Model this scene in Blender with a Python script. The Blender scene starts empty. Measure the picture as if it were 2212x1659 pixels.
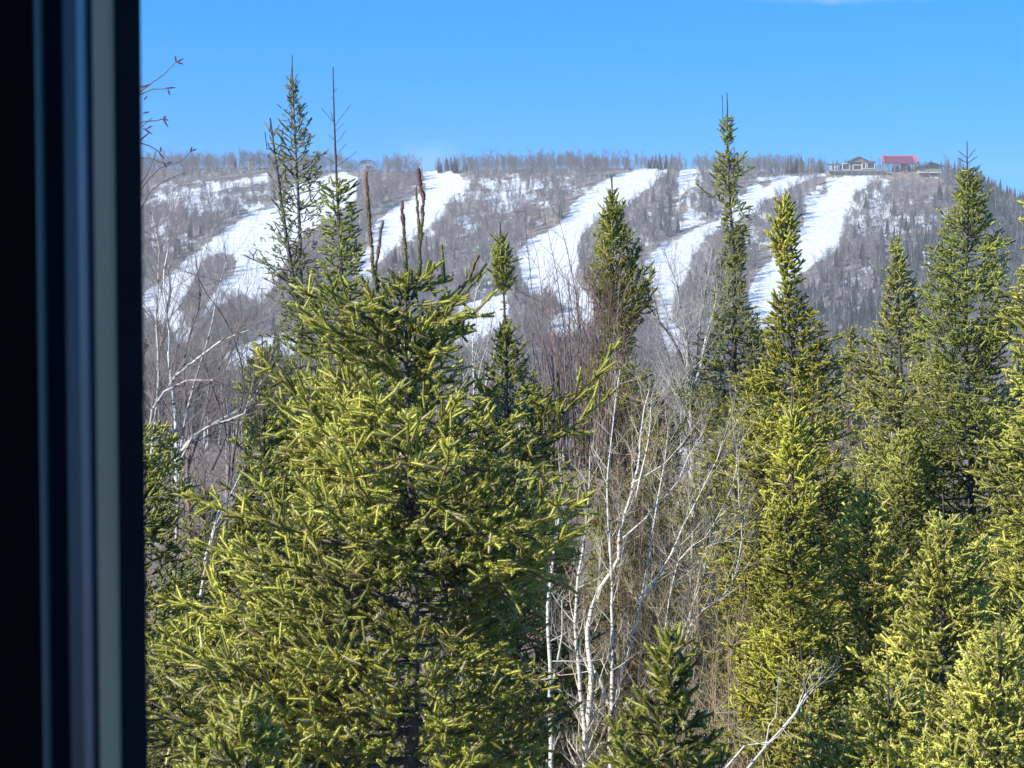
import bpy, math, random
import numpy as np
from mathutils import Vector
PI = math.pi
rng = np.random.default_rng(7)
random.seed(7)
scene = bpy.context.scene
COL = scene.collection

# ------------------------------------------------------------------ camera
CAMZ = 9.0
PITCH = math.radians(3.4)
K = 36.0 / 80.0 / 1024.0
cam_d = bpy.data.cameras.new('camera')
cam_d.lens = 80.0
cam_d.sensor_width = 36.0
cam_d.clip_start = 0.05
cam_d.clip_end = 12000.0
cam_d.dof.use_dof = True
cam_d.dof.focus_distance = 26.0
cam_d.dof.aperture_fstop = 42.0
cam = bpy.data.objects.new('camera', cam_d)
COL.objects.link(cam)
cam.location = (0, 0, CAMZ)
cam.rotation_euler = (PI / 2 - PITCH, 0, 0)
scene.camera = cam

# ------------------------------------------------------------------ sky, sun, exposure
TO_SUN = Vector((-0.74, -0.50, 0.60)).normalized()
EL = math.asin(TO_SUN.z)
AZ = math.atan2(TO_SUN.x, TO_SUN.y)
world = bpy.data.worlds.new('World')
scene.world = world
world.use_nodes = True
wt = world.node_tree
bg = wt.nodes['Background']
sky = wt.nodes.new('ShaderNodeTexSky')
sky.sky_type = 'NISHITA'
sky.sun_disc = False
sky.sun_elevation = EL
sky.sun_rotation = AZ
sky.altitude = 300
sky.air_density = 1.0
sky.dust_density = 0.1
sky.ozone_density = 3.0
# the deep clear blue of the photograph starts right above the ridge: read the sky model a little higher up
tcw = wt.nodes.new('ShaderNodeTexCoord'); mpw = wt.nodes.new('ShaderNodeMapping'); mpw.inputs['Location'].default_value = (0, 0, 0.3)
wt.links.new(tcw.outputs['Generated'], mpw.inputs['Vector']); wt.links.new(mpw.outputs[0], sky.inputs['Vector'])
hsv = wt.nodes.new('ShaderNodeHueSaturation'); hsv.inputs['Saturation'].default_value = 1.42; hsv.inputs['Value'].default_value = 1.12
wt.links.new(sky.outputs[0], hsv.inputs['Color'])
def cloud(prev, d, r, amp, scl):
    """a faint wisp in one direction of the sky"""
    mp = wt.nodes.new('ShaderNodeMapping'); mp.vector_type = 'POINT'
    mp.inputs['Location'].default_value = [-d[0] / r[0], -d[1] / r[0], -d[2] / r[1]]; mp.inputs['Scale'].default_value = (1 / r[0], 1 / r[0], 1 / r[1])
    ln = wt.nodes.new('ShaderNodeVectorMath'); ln.operation = 'LENGTH'
    nz = wt.nodes.new('ShaderNodeTexNoise'); nz.inputs['Scale'].default_value = scl; nz.inputs['Detail'].default_value = 6
    wt.links.new(tcw.outputs['Generated'], mp.inputs[0]); wt.links.new(mp.outputs[0], ln.inputs[0]); wt.links.new(tcw.outputs['Generated'], nz.inputs['Vector'])
    ad = wt.nodes.new('ShaderNodeMath'); ad.operation = 'MULTIPLY_ADD'; ad.inputs[1].default_value = 1.4
    wt.links.new(nz.outputs['Fac'], ad.inputs[0]); wt.links.new(ln.outputs['Value'], ad.inputs[2])
    mr = wt.nodes.new('ShaderNodeMapRange'); mr.interpolation_type = 'SMOOTHSTEP'
    mr.inputs['From Min'].default_value = 1.7; mr.inputs['From Max'].default_value = 0.7; mr.inputs['To Max'].default_value = amp
    wt.links.new(ad.outputs[0], mr.inputs['Value'])
    mx = wt.nodes.new('ShaderNodeMix'); mx.data_type = 'RGBA'; mx.inputs[7].default_value = (3.6, 3.7, 4.2, 1)
    wt.links.new(mr.outputs[0], mx.inputs[0]); wt.links.new(prev, mx.inputs[6])
    return mx.outputs[2]
def sky_dir(px, row):
    v = Vector(((px - 512) * K, 1, (384 - row) * K)); v.rotate(__import__('mathutils').Euler((-PITCH, 0, 0))); return v.normalized()
out = cloud(hsv.outputs[0], sky_dir(428, 158), (.019, .011), .15, 45)
out = cloud(out, sky_dir(842, -3), (.05, .004), .22, 60)
wt.links.new(out, bg.inputs['Color'])
bg.inputs['Strength'].default_value = 0.15
sl = bpy.data.lights.new('sun', 'SUN')
sl.energy = 5.0
sl.angle = math.radians(0.5)
sl.color = (1.0, 0.955, 0.87)
so = bpy.data.objects.new('sun', sl)
COL.objects.link(so)
so.rotation_euler = (-TO_SUN).to_track_quat('-Z', 'Y').to_euler()
scene.view_settings.view_transform = 'Standard'
scene.view_settings.look = 'None'
scene.view_settings.gamma = 1.0
scene.view_settings.exposure = 0.86
scene.cycles.max_bounces = 6
scene.cycles.diffuse_bounces = 3
scene.cycles.transparent_max_bounces = 6

# ------------------------------------------------------------------ picture measurements -> places
CP, SP = math.cos(PITCH), math.sin(PITCH)
def at(px, row, y):
    """the point seen at a pixel of the 1024x768 picture, y metres in front of the window"""
    u = (px - 512.0) * K
    v = (384.0 - row) * K
    dx, dy, dz = u, CP + v * SP, -SP + v * CP
    return Vector((dx / dy * y, y, CAMZ + dz / dy * y))
def project(P):
    x, y, z = P[..., 0], P[..., 1], P[..., 2] - CAMZ
    dep = y * CP - z * SP
    up = y * SP + z * CP
    return 512 + x / dep / K, 384 - up / dep / K

# ------------------------------------------------------------------ object helpers
def tag(o, label=None, cat=None, group=None, kind=None):
    if label: o['label'] = label
    if cat: o['category'] = cat
    if group: o['group'] = group
    if kind: o['kind'] = kind
    return o
def empty(name, loc=(0, 0, 0)):
    o = bpy.data.objects.new(name, None)
    COL.objects.link(o)
    o.location = [float(c) for c in loc]
    return o
def make_mesh(name, V, F, col=None, smooth=False, mats=None):
    """V (n,3), F (m,3) or (m,4) numpy; col (n,3)"""
    V = np.ascontiguousarray(V, dtype=np.float32)
    F = np.ascontiguousarray(F, dtype=np.int32)
    me = bpy.data.meshes.new(name)
    n, m, k = len(V), len(F), F.shape[1]
    me.vertices.add(n); me.vertices.foreach_set('co', V.ravel())
    me.loops.add(m * k); me.loops.foreach_set('vertex_index', F.ravel())
    me.polygons.add(m)
    me.polygons.foreach_set('loop_start', np.arange(0, m * k, k, dtype=np.int32))
    me.polygons.foreach_set('loop_total', np.full(m, k, dtype=np.int32))
    if smooth: me.polygons.foreach_set('use_smooth', np.ones(m, dtype=bool))
    me.update(calc_edges=True)
    if col is not None:
        a = me.color_attributes.new('Col', 'FLOAT_COLOR', 'POINT')
        c = np.ones((n, 4), dtype=np.float32); c[:, :3] = col
        a.data.foreach_set('color', c.ravel())
    return me
def obj(name, me, mat, parent=None):
    o = bpy.data.objects.new(name, me)
    COL.objects.link(o)
    if mat is not None and not me.materials: me.materials.append(mat)
    if parent is not None: o.parent = parent
    return o

# ------------------------------------------------------------------ materials
def new_mat(name):
    m = bpy.data.materials.new(name); m.use_nodes = True
    nt = m.node_tree
    return m, nt, nt.nodes['Principled BSDF']
def N(nt, t, **kw):
    n = nt.nodes.new(t)
    for k, v in kw.items(): setattr(n, k, v)
    return n
def mat_attr(name, rough=0.6, spec=0.3, noise=12.0, amp=0.3, transl=0.0, bump=0.0):
    m, nt, b = new_mat(name)
    L = nt.links.new
    at_ = N(nt, 'ShaderNodeAttribute', attribute_name='Col')
    tc = N(nt, 'ShaderNodeTexCoord')
    nz = N(nt, 'ShaderNodeTexNoise'); nz.inputs['Scale'].default_value = noise
    L(tc.outputs['Object'], nz.inputs['Vector'])
    mr = N(nt, 'ShaderNodeMapRange')
    mr.inputs['To Min'].default_value = 1 - amp; mr.inputs['To Max'].default_value = 1 + amp
    mr.inputs['From Min'].default_value = 0.25; mr.inputs['From Max'].default_value = 0.75
    L(nz.outputs['Fac'], mr.inputs['Value'])
    mx = N(nt, 'ShaderNodeVectorMath', operation='SCALE')
    L(at_.outputs['Color'], mx.inputs[0]); L(mr.outputs[0], mx.inputs['Scale'])
    L(mx.outputs[0], b.inputs['Base Color'])
    b.inputs['Roughness'].default_value = rough
    b.inputs['Specular IOR Level'].default_value = spec
    if bump:
        bp = N(nt, 'ShaderNodeBump'); bp.inputs['Strength'].default_value = bump
        bp.inputs['Distance'].default_value = 0.02
        L(nz.outputs['Fac'], bp.inputs['Height']); L(bp.outputs[0], b.inputs['Normal'])
    if transl:
        tr = N(nt, 'ShaderNodeBsdfTranslucent'); ms = N(nt, 'ShaderNodeMixShader')
        L(mx.outputs[0], tr.inputs['Color']); ms.inputs[0].default_value = transl
        L(b.outputs[0], ms.inputs[1]); L(tr.outputs[0], ms.inputs[2])
        L(ms.outputs[0], nt.nodes['Material Output'].inputs['Surface'])
    return m
def mat_plain(name, c, rough=0.6, spec=0.4, noise=8.0, amp=0.15, metal=0.0):
    m, nt, b = new_mat(name)
    L = nt.links.new
    tc = N(nt, 'ShaderNodeTexCoord')
    nz = N(nt, 'ShaderNodeTexNoise'); nz.inputs['Scale'].default_value = noise
    nz.inputs['Detail'].default_value = 4
    L(tc.outputs['Object'], nz.inputs['Vector'])
    cr = N(nt, 'ShaderNodeValToRGB')
    cr.color_ramp.elements[0].position = 0.3; cr.color_ramp.elements[1].position = 0.7
    cr.color_ramp.elements[0].color = [x * (1 - amp) for x in c] + [1]
    cr.color_ramp.elements[1].color = [min(1, x * (1 + amp)) for x in c] + [1]
    L(nz.outputs['Fac'], cr.inputs[0]); L(cr.outputs[0], b.inputs['Base Color'])
    b.inputs['Roughness'].default_value = rough
    b.inputs['Specular IOR Level'].default_value = spec
    b.inputs['Metallic'].default_value = metal
    return m
def mat_birch():
    m, nt, b = new_mat('pale_bark')
    L = nt.links.new
    at_ = N(nt, 'ShaderNodeAttribute', attribute_name='Col')
    tc = N(nt, 'ShaderNodeTexCoord'); mp = N(nt, 'ShaderNodeMapping')
    mp.inputs['Scale'].default_value = (6, 6, 22)
    nz = N(nt, 'ShaderNodeTexNoise'); nz.inputs['Scale'].default_value = 1.6; nz.inputs['Detail'].default_value = 5
    L(tc.outputs['Object'], mp.inputs[0]); L(mp.outputs[0], nz.inputs['Vector'])
    cr = N(nt, 'ShaderNodeValToRGB')
    cr.color_ramp.elements[0].position = 0.36; cr.color_ramp.elements[0].color = (0.12, 0.11, 0.10, 1)
    cr.color_ramp.elements[1].position = 0.46; cr.color_ramp.elements[1].color = (1, 1, 1, 1)
    L(nz.outputs['Fac'], cr.inputs[0])
    mx = N(nt, 'ShaderNodeMix', data_type='RGBA', blend_type='MULTIPLY'); mx.inputs[0].default_value = 1
    L(at_.outputs['Color'], mx.inputs[6]); L(cr.outputs[0], mx.inputs[7])
    L(mx.outputs[2], b.inputs['Base Color']); b.inputs['Roughness'].default_value = 0.7
    b.inputs['Specular IOR Level'].default_value = 0.2
    return m
M_NEEDLE = mat_attr('spruce_needles', rough=0.45, spec=0.4, noise=2.2, amp=0.25, transl=0.24)
M_BARK = mat_attr('bark', rough=0.85, spec=0.15, noise=30.0, amp=0.4, bump=0.6)
M_TWIG = mat_attr('twigs', rough=0.75, spec=0.2, noise=8.0, amp=0.25)
M_FAR = mat_attr('far_trees', rough=0.85, spec=0.1, noise=0.05, amp=0.15)
M_BIRCH = mat_birch()

# ------------------------------------------------------------------ terrain
CREST = np.array([(-2000, 190), (-300, 176), (100, 170), (250, 167), (330, 170), (400, 171), (440, 170.5), (470, 170), (600, 168),
                  (700, 169), (820, 173), (870, 173), (925, 171), (950, 174), (972, 182), (1000, 196), (1024, 209), (1100, 245), (1300, 300), (3000, 330)], float)
YB, YT = 950.0, 1400.0
def slope_of_row(row):
    v = (384.0 - row) * K
    return (-SP + v * CP) / (CP + v * SP)
PROF = np.array([(-80, 0), (0, 0), (40, -0.2), (70, -1.2), (120, -3.5), (200, -9), (300, -16), (450, -29), (600, -43), (800, -62), (900, -66.5), (950, -66)], float)
def vnoise(x, y, seed=0):
    """cheap smooth noise, -1..1"""
    r = np.random.default_rng(seed)
    s = np.zeros_like(np.asarray(x, float))
    for i in range(7):
        a = r.uniform(0, 2 * PI); f = r.uniform(0.5, 1.6); ph = r.uniform(0, 2 * PI)
        s = s + np.sin((np.cos(a) * x + np.sin(a) * y) * f + ph + 1.3 * np.sin((np.sin(a) * x - np.cos(a) * y) * f * 0.6 + ph * 2))
    return s / 4.0
def ground_z(x, y):
    x = np.asarray(x, float); y = np.asarray(y, float)
    ys = np.maximum(y, 1.0)
    px = 512 + x / np.maximum(y, 200.0) / K
    crest = np.interp(px, CREST[:, 0], CREST[:, 1])
    mt = slope_of_row(crest)
    mb = (-66 - CAMZ) / YB
    t = np.clip((y - YB) / (YT - YB), 0, 1)
    s = 0.72 * t + 0.28 * t * t * (3 - 2 * t)
    m = mb + (mt - mb) * s
    zh = CAMZ + m * y
    zc = CAMZ + mt * YT
    zback = zc - 0.05 * (y - YT) - 0.00004 * (y - YT) ** 2
    zn = np.interp(y, PROF[:, 0], PROF[:, 1])
    z = np.where(y < YB, zn, np.where(y < YT, zh, zback))
    far = np.clip((y - 850) / 150, 0, 1) * np.clip((1390 - y) / 40, 0, 1)
    z = z + far * (2.2 * vnoise(x / 55, y / 70, 3) + 0.8 * vnoise(x / 16, y / 22, 4))
    near = np.clip((ys - 15) / 40, 0, 1) * np.clip((900 - y) / 100, 0, 1)
    z = z + near * (0.25 * vnoise(x / 5, y / 5, 5) + 0.5 * vnoise(x / 22, y / 25, 6))
    return z
def raycast(px, row, y0=60.0, y1=1420.0):
    """picture position -> place on the ground"""
    px = np.atleast_1d(np.asarray(px, float)); row = np.atleast_1d(np.asarray(row, float))
    u = (px - 512.0) * K; v = (384.0 - row) * K
    ax = u / (CP + v * SP); m = (-SP + v * CP) / (CP + v * SP)
    ys = np.linspace(y0, y1, 700)
    Y = ys[None, :]
    gz = ground_z(ax[:, None] * Y, np.broadcast_to(Y, (len(px), len(ys))))
    under = (CAMZ + m[:, None] * Y) < gz
    idx = np.where(under.any(1), under.argmax(1), len(ys) - 1)
    y = ys[idx]
    return np.stack([ax * y, y, ground_z(ax * y, y)], 1), under.any(1)

# snow runs, outlined in measured picture units (overview px, 2.16 per 1024-wide pixel)
S = 1024.0 / 2212.0
RUNS = [
    [(575,450),(530,468),(480,500),(445,528),(410,552),(370,590),(318,625),(300,660),(330,690),(372,715),(385,745),(405,742),(425,705),(470,660),(520,640),(560,655),(582,640),(640,520),(720,470),(770,430),(775,385),(740,372),(690,380),(640,400)],
    [(300,432),(400,409),(500,391),(560,377),(577,374),(577,392),(500,405),(400,420),(300,445)],
    [(470,775),(500,755),(540,738),(590,722),(640,712),(640,760),(560,790),(490,800)],
    [(911,368),(919,407),(895,425),(850,450),(815,472),(801,521),(780,560),(760,600),(800,610),(820,568),(840,547),(880,516),(916,500),(929,487),(958,472),(962,440),(994,427),(1013,404),(1000,385),(984,369)],
    [(1343,373),(1390,366),(1449,364),(1440,380),(1417,391),(1390,415),(1340,450),(1296,468),(1268,492),(1255,515),(1246,568),(1249,612),(1269,636),(1290,660),(1272,705),(1230,725),(1181,722),(1190,690),(1225,668),(1200,640),(1143,632),(1125,598),(1119,545),(1140,520),(1157,506),(1210,482),(1240,437),(1262,415),(1284,400)],
    [(1470,363),(1503,363),(1500,400),(1480,415),(1458,470),(1448,490),(1462,440)],
    [(1782,377),(1732,392),(1697,415),(1652,439),(1602,474),(1544,503),(1523,515),(1497,553),(1484,598),(1456,642),(1449,690),(1500,760),(1440,760),(1418,690),(1416,642),(1390,577),(1396,560),(1408,547),(1438,524),(1497,497),(1544,477),(1602,415),(1640,390),(1673,380)],
    [(1784,386),(1840,381),(1898,379),(1884,395),(1874,402),(1847,421),(1838,456),(1822,480),(1815,530),(1780,560),(1753,575),(1720,600),(1700,640),(1690,680),(1668,712),(1640,715),(1612,650),(1622,612),(1650,570),(1676,545),(1710,520),(1735,489),(1741,451),(1784,415)],
    [(948,745),(960,698),(1010,654),(1060,642),(1095,640),(1100,680),(1060,720),(1012,750)],
    [(1459,478),(1500,468),(1512,484),(1470,496)],
]
HOLES = [[(432,575),(445,556),(478,545),(508,556),(504,592),(480,612),(455,640),(430,690),(412,712),(398,690),(385,668),(398,640),(418,610)],
         [(1640,395),(1660,384),(1672,392),(1650,405)]]
def sdist(P, poly):
    """signed distance, positive inside"""
    poly = np.asarray(poly, float)
    x, y = P[:, 0], P[:, 1]
    d = np.full(len(P), 1e9); inside = np.zeros(len(P), bool)
    for i in range(len(poly)):
        a = poly[i]; b = poly[(i + 1) % len(poly)]
        e = b - a
        t = np.clip(((x - a[0]) * e[0] + (y - a[1]) * e[1]) / (e @ e), 0, 1)
        d = np.minimum(d, np.hypot(x - a[0] - t * e[0], y - a[1] - t * e[1]))
        c = ((a[1] > y) != (b[1] > y))
        xi = (b[0] - a[0]) * (y - a[1]) / (b[1] - a[1] + 1e-12) + a[0]
        inside ^= c & (x < xi)
    return np.where(inside, d, -d)
def run_dist(P3):
    px, row = project(P3)
    Q = np.stack([px, row], 1) / S
    d = np.full(len(Q), -1e9)
    for r in RUNS: d = np.maximum(d, sdist(Q, r))
    for r in HOLES: d = np.minimum(d, -sdist(Q, r))
    return d * S      # in 1024-wide pixels
# how much snow lies under the trees / how brown the ground is, by place
def blobs(Q, lst):
    s = np.zeros(len(Q))
    for cx, cy, rx, ry, a in lst:
        s = np.maximum(s, a * np.exp(-(((Q[:, 0] - cx) / rx) ** 2 + ((Q[:, 1] - cy) / ry) ** 2)))
    return s
SNOWY = [(440,430,170,45,.9),(340,520,80,60,.7),(900,500,130,50,.6),(1080,430,140,40,.95),(1120,400,160,25,1.0),(1010,500,60,60,.5),(1040,600,90,80,.35),(1380,470,60,90,.55),
         (1640,500,60,60,.6),(1760,440,40,50,.8),(1900,470,100,90,.75),(1990,560,90,50,.7),(2020,470,80,50,.6),(1860,600,80,50,.6),(1500,440,40,90,.75),(1320,560,80,50,.4),(1560,440,50,40,.7),(1930,640,100,30,.45)]
BROWN = [(1200,470,110,45,1.0),(1478,430,22,50,1.0),(1960,380,110,14,1.0),(2050,450,60,40,.8),(1050,440,120,15,.5),(1330,500,60,60,.4),(1640,620,80,80,.5)]

def build_terrain():
    u = np.concatenate([np.linspace(-0.6, -0.27, 14)[:-1], np.arange(-0.27, 0.27, 0.0009), np.linspace(0.27, 0.6, 14)])
    y = np.concatenate([[-60, -30, -10, 0, 10], np.arange(16, 130, 2.2), np.arange(130, 940, 11), np.arange(940, 1412, 1.7), [1420, 1435, 1460, 1500, 1560, 1650, 1800, 2000, 2200]])
    U, Y = np.meshgrid(u, y)
    X = U * (Y + 62)
    Z = ground_z(X, Y)
    V = np.stack([X, Y, Z], -1).reshape(-1, 3)
    ny, nx = Y.shape
    i = np.arange(ny * nx).reshape(ny, nx)
    F = np.stack([i[:-1, :-1], i[:-1, 1:], i[1:, 1:], i[1:, :-1]], -1).reshape(-1, 4)
    me = make_mesh('hillside', V, F, smooth=True)
    hill = V[:, 1] > 900
    sd = np.full(len(V), -60.0)
    sd[hill] = run_dist(V[hill])
    px, row = project(V)
    Q = np.stack([px, row], 1) / S
    sn = np.where(hill, blobs(Q, SNOWY), 0.25)
    br = np.where(hill, blobs(Q, BROWN), 0.6)
    for nm, arr in (('run', np.clip(sd, -60, 60)), ('snowy', sn), ('brown', br)):
        a = me.attributes.new(nm, 'FLOAT', 'POINT'); a.data.foreach_set('value', arr.astype(np.float32))
    m, nt, b = new_mat('snow_and_litter')
    L = nt.links.new
    tc = N(nt, 'ShaderNodeTexCoord')
    def noise(scale, det=5, sc=(1, 1, 1), rough=0.6):
        mp = N(nt, 'ShaderNodeMapping'); mp.inputs['Scale'].default_value = sc
        n = N(nt, 'ShaderNodeTexNoise'); n.inputs['Scale'].default_value = scale
        n.inputs['Detail'].default_value = det; n.inputs['Roughness'].default_value = rough
        L(tc.outputs['Object'], mp.inputs[0]); L(mp.outputs[0], n.inputs['Vector'])
        return n.outputs['Fac']
    def mth(op, a, b_=None, c=None):
        n = N(nt, 'ShaderNodeMath', operation=op)
        for j, q in enumerate((a, b_, c)):
            if q is None: continue
            if isinstance(q, (int, float)): n.inputs[j].default_value = q
            else: L(q, n.inputs[j])
        return n.outputs[0]
    def attr(nm):
        return N(nt, 'ShaderNodeAttribute', attribute_name=nm).outputs['Fac']
    def ramp(f, a, b_):
        n = N(nt, 'ShaderNodeMapRange', interpolation_type='SMOOTHSTEP')
        n.inputs['From Min'].default_value = a; n.inputs['From Max'].default_value = b_
        L(f, n.inputs['Value']); return n.outputs[0]
    def mix(f, a, b_):
        n = N(nt, 'ShaderNodeMix', data_type='RGBA')
        L(f, n.inputs[0])
        for j, q in ((6, a), (7, b_)):
            if isinstance(q, tuple): n.inputs[j].default_value = q + (1,)
            else: L(q, n.inputs[j])
        return n.outputs[2]
    edge = mth('ADD', attr('run'), mth('MULTIPLY', mth('SUBTRACT', noise(0.09, 6, (1, 0.6, 1)), 0.5), 16.0))
    on_run = ramp(edge, -0.8, 1.2)
    patch = mth('ADD', noise(0.10, 7, (1.0, 0.32, 1), 0.72), mth('MULTIPLY', mth('SUBTRACT', attr('snowy'), 0.5), 0.27))
    under = ramp(patch, 0.515, 0.565)
    litter = mix(ramp(noise(0.3, 6), 0.35, 0.65), (0.12, 0.108, 0.10), (0.22, 0.195, 0.18))
    brown = mix(ramp(noise(0.25, 6, (1, .4, 1)), 0.35, 0.65), (0.15, 0.105, 0.08), (0.30, 0.215, 0.165))
    brf = mth('MULTIPLY', attr('brown'), ramp(noise(0.06, 4), 0.3, 0.6))
    floor = mix(brf, litter, brown)
    snow = mix(ramp(noise(0.5, 5, (1, 0.3, 1)), 0.3, 0.75), (0.44, 0.48, 0.52), (0.64, 0.665, 0.68))
    sfac = mth('MAXIMUM', on_run, under)
    L(mix(sfac, floor, snow), b.inputs['Base Color'])
    b.inputs['Roughness'].default_value = 0.8
    b.inputs['Specular IOR Level'].default_value = 0.15
    # moguls and groomer ridges as relief
    wv = N(nt, 'ShaderNodeTexWave'); wv.inputs['Scale'].default_value = 0.06; wv.inputs['Distortion'].default_value = 5
    wv.inputs['Detail'].default_value = 3; wv.bands_direction = 'Y'
    L(tc.outputs['Object'], wv.inputs['Vector'])
    bp = N(nt, 'ShaderNodeBump'); bp.inputs['Strength'].default_value = 0.55; bp.inputs['Distance'].default_value = 1.2
    L(mth('ADD', mth('MULTIPLY', wv.outputs['Fac'], 0.5), noise(0.25, 4)), bp.inputs['Height']); L(bp.outputs[0], b.inputs['Normal'])
    o = obj('ground', me, m)
    tag(o, kind='structure')
build_terrain()

# ------------------------------------------------------------------ branch and twig builder
class Seg:
    """collects tapered segments"""
    def __init__(s): s.a = []; s.b = []; s.ra = []; s.rb = []; s.c = []
    def add(s, a, b, ra, rb, c):
        s.a.append(a); s.b.append(b); s.ra.append(ra); s.rb.append(rb); s.c.append(c)
    def arrays(s, sides=4, cap=False):
        A = np.array(s.a, float); B = np.array(s.b, float); ra = np.array(s.ra); rb = np.array(s.rb); C = np.array(s.c, float)
        D = B - A; Ln = np.linalg.norm(D, axis=1, keepdims=True); D = D / np.maximum(Ln, 1e-9)
        B = B + D * np.minimum(rb[:, None] * 0.7, Ln * 0.3)
        ref = np.where(np.abs(D[:, 2:3]) > 0.9, np.array([[1., 0, 0]]), np.array([[0, 0, 1.]]))
        X = np.cross(D, ref); X /= np.linalg.norm(X, axis=1, keepdims=True); Y = np.cross(D, X)
        th = np.arange(sides) * 2 * PI / sides
        ring = X[:, None, :] * np.cos(th)[None, :, None] + Y[:, None, :] * np.sin(th)[None, :, None]
        V = np.concatenate([A[:, None] + ring * ra[:, None, None], B[:, None] + ring * rb[:, None, None]], 1)
        n = len(A)
        q = np.array([(j, (j + 1) % sides, sides + (j + 1) % sides, sides + j) for j in range(sides)])
        F = (np.arange(n) * 2 * sides)[:, None, None] + q[None]
        Cc = np.repeat(C[:, None, :], 2 * sides, 1)
        return V.reshape(-1, 3), F.reshape(-1, 4), Cc.reshape(-1, 3)
    def build(s, name, mat, parent=None, sides=4, origin=None, smooth=True):
        V, F, C = s.arrays(sides)
        if origin is not None: V = V - np.asarray(origin)[None]
        return obj(name, make_mesh(name, V, F, C, smooth=smooth), mat, parent)

G = random.gauss
def nrm(v): return v.normalized()
def jit(v, a): return (v + Vector((G(0, a), G(0, a), G(0, a)))).normalized()
ZUP = Vector((0, 0, 1))
def side_axis(d):
    x = d.cross(ZUP)
    return x.normalized() if x.length > 1e-4 else Vector((1, 0, 0))
def catmull(pts, step):
    """resample a polyline smoothly"""
    P = [Vector(p) for p in pts]
    if len(P) == 2: P = [P[0], (P[0] + P[1]) / 2, P[1]]
    Q = [2 * P[0] - P[1]] + P + [2 * P[-1] - P[-2]]
    out = []
    for i in range(1, len(Q) - 2):
        n = max(1, int((Q[i + 1] - Q[i]).length / step))
        for k in range(n):
            t = k / n
            out.append(0.5 * ((2 * Q[i]) + (-Q[i-1] + Q[i+1]) * t + (2*Q[i-1] - 5*Q[i] + 4*Q[i+1] - Q[i+2]) * t*t + (-Q[i-1] + 3*Q[i] - 3*Q[i+1] + Q[i+2]) * t**3))
    out.append(P[-1])
    return out
def limb(sg, pts, r0, r1, col, wob=0.0, step=0.12):
    pts = catmull(pts, step)
    n = len(pts) - 1
    if wob:
        w = Vector((0, 0, 0))
        for i in range(1, n):
            w = w * 0.6 + Vector((random.gauss(0, wob), random.gauss(0, wob), random.gauss(0, wob)))
            pts[i] = pts[i] + w
    for i in range(n):
        f0, f1 = i / n, (i + 1) / n
        sg.add(pts[i], pts[i + 1], r0 + (r1 - r0) * f0, r0 + (r1 - r0) * f1, col)
    return pts
def twig(sg, p, d, Ln, r, col, depth, up=0.15, spread=0.5, tipcol=None, nside=3, kink=0.12):
    """recursive bare twig"""
    n = 4 if depth > 0 else 3
    step = Ln / n
    for i in range(n):
        d = nrm(jit(d, kink) + Vector((0, 0, up * 0.25)))
        q = p + d * step
        ra = r * (1 - 0.75 * i / n); rb = r * (1 - 0.75 * (i + 1) / n)
        c = col if tipcol is None else tuple(col[k] + (tipcol[k] - col[k]) * ((i + 1) / n) for k in range(3))
        sg.add(p, q, ra, rb, c)
        p = q
        if depth > 0 and i < n:
            for _ in range(nside if i > 0 else 1):
                if random.random() < 0.55:
                    dd = nrm(d + spread * Vector((random.gauss(0, 1), random.gauss(0, 1), random.gauss(0, 0.7))) + Vector((0, 0, up)))
                    twig(sg, p, dd, Ln * random.uniform(0.35, 0.6), rb * 0.62, c if tipcol is None else tipcol, depth - 1, up, spread, tipcol, nside, kink)

# ------------------------------------------------------------------ needle shoots
def shoot_template(K_, w, core, seed, cross=4):
    r = np.random.default_rng(seed)
    V = []; F = []; sh = []
    for i in range(K_):
        z0 = (i + r.uniform(0, 1)) / K_ * 0.97
        a = i * 2.39996 + r.uniform(-0.4, 0.4)
        o = Vector((math.cos(a), math.sin(a), 0)); t = Vector((-math.sin(a), math.cos(a), 0))
        tw = r.uniform(-1.2, 1.2)
        tv = t * math.cos(tw) + Vector((0, 0, 0.12)) * math.sin(tw)
        rr = r.uniform(0.75, 1.1) * (1 - 0.35 * max(0, z0 - 0.7) / 0.3)
        root = o * core * 0.6 + Vector((0, 0, z0))
        tip = o * rr + Vector((0, 0, z0 + r.uniform(0.06, 0.13)))
        b = len(V)
        V += [root - tv * w, root + tv * w, tip]; F.append((b, b + 1, b + 2))
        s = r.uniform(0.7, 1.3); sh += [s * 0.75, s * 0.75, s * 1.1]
    b = len(V)
    for z, rc in ((-0.03, core * 0.7), (0.5, core), (0.93, core * 0.8)):
        for j in range(cross):
            a = j * 2 * PI / cross + z
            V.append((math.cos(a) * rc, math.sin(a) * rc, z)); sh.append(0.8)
    V.append((0, 0, 1.04)); sh.append(1.0)
    for l in range(2):
        for j in range(cross):
            p = b + l * cross + j; q = b + l * cross + (j + 1) % cross
            F += [(p, q, q + cross), (p, q + cross, p + cross)]
    for j in range(cross): F.append((b + 2 * cross + j, b + 2 * cross + (j + 1) % cross, b + 3 * cross))
    return np.array(V, float), np.array(F), np.array(sh)
LOD = {
    'A': [shoot_template(54, 0.10, 0.40, 10 + i) for i in range(3)],
    'B': [shoot_template(20, 0.20, 0.48, 20 + i, 3) for i in range(4)],
    'C': [shoot_template(9, 0.34, 0.45, 30 + i, 3) for i in range(3)],
}
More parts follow.
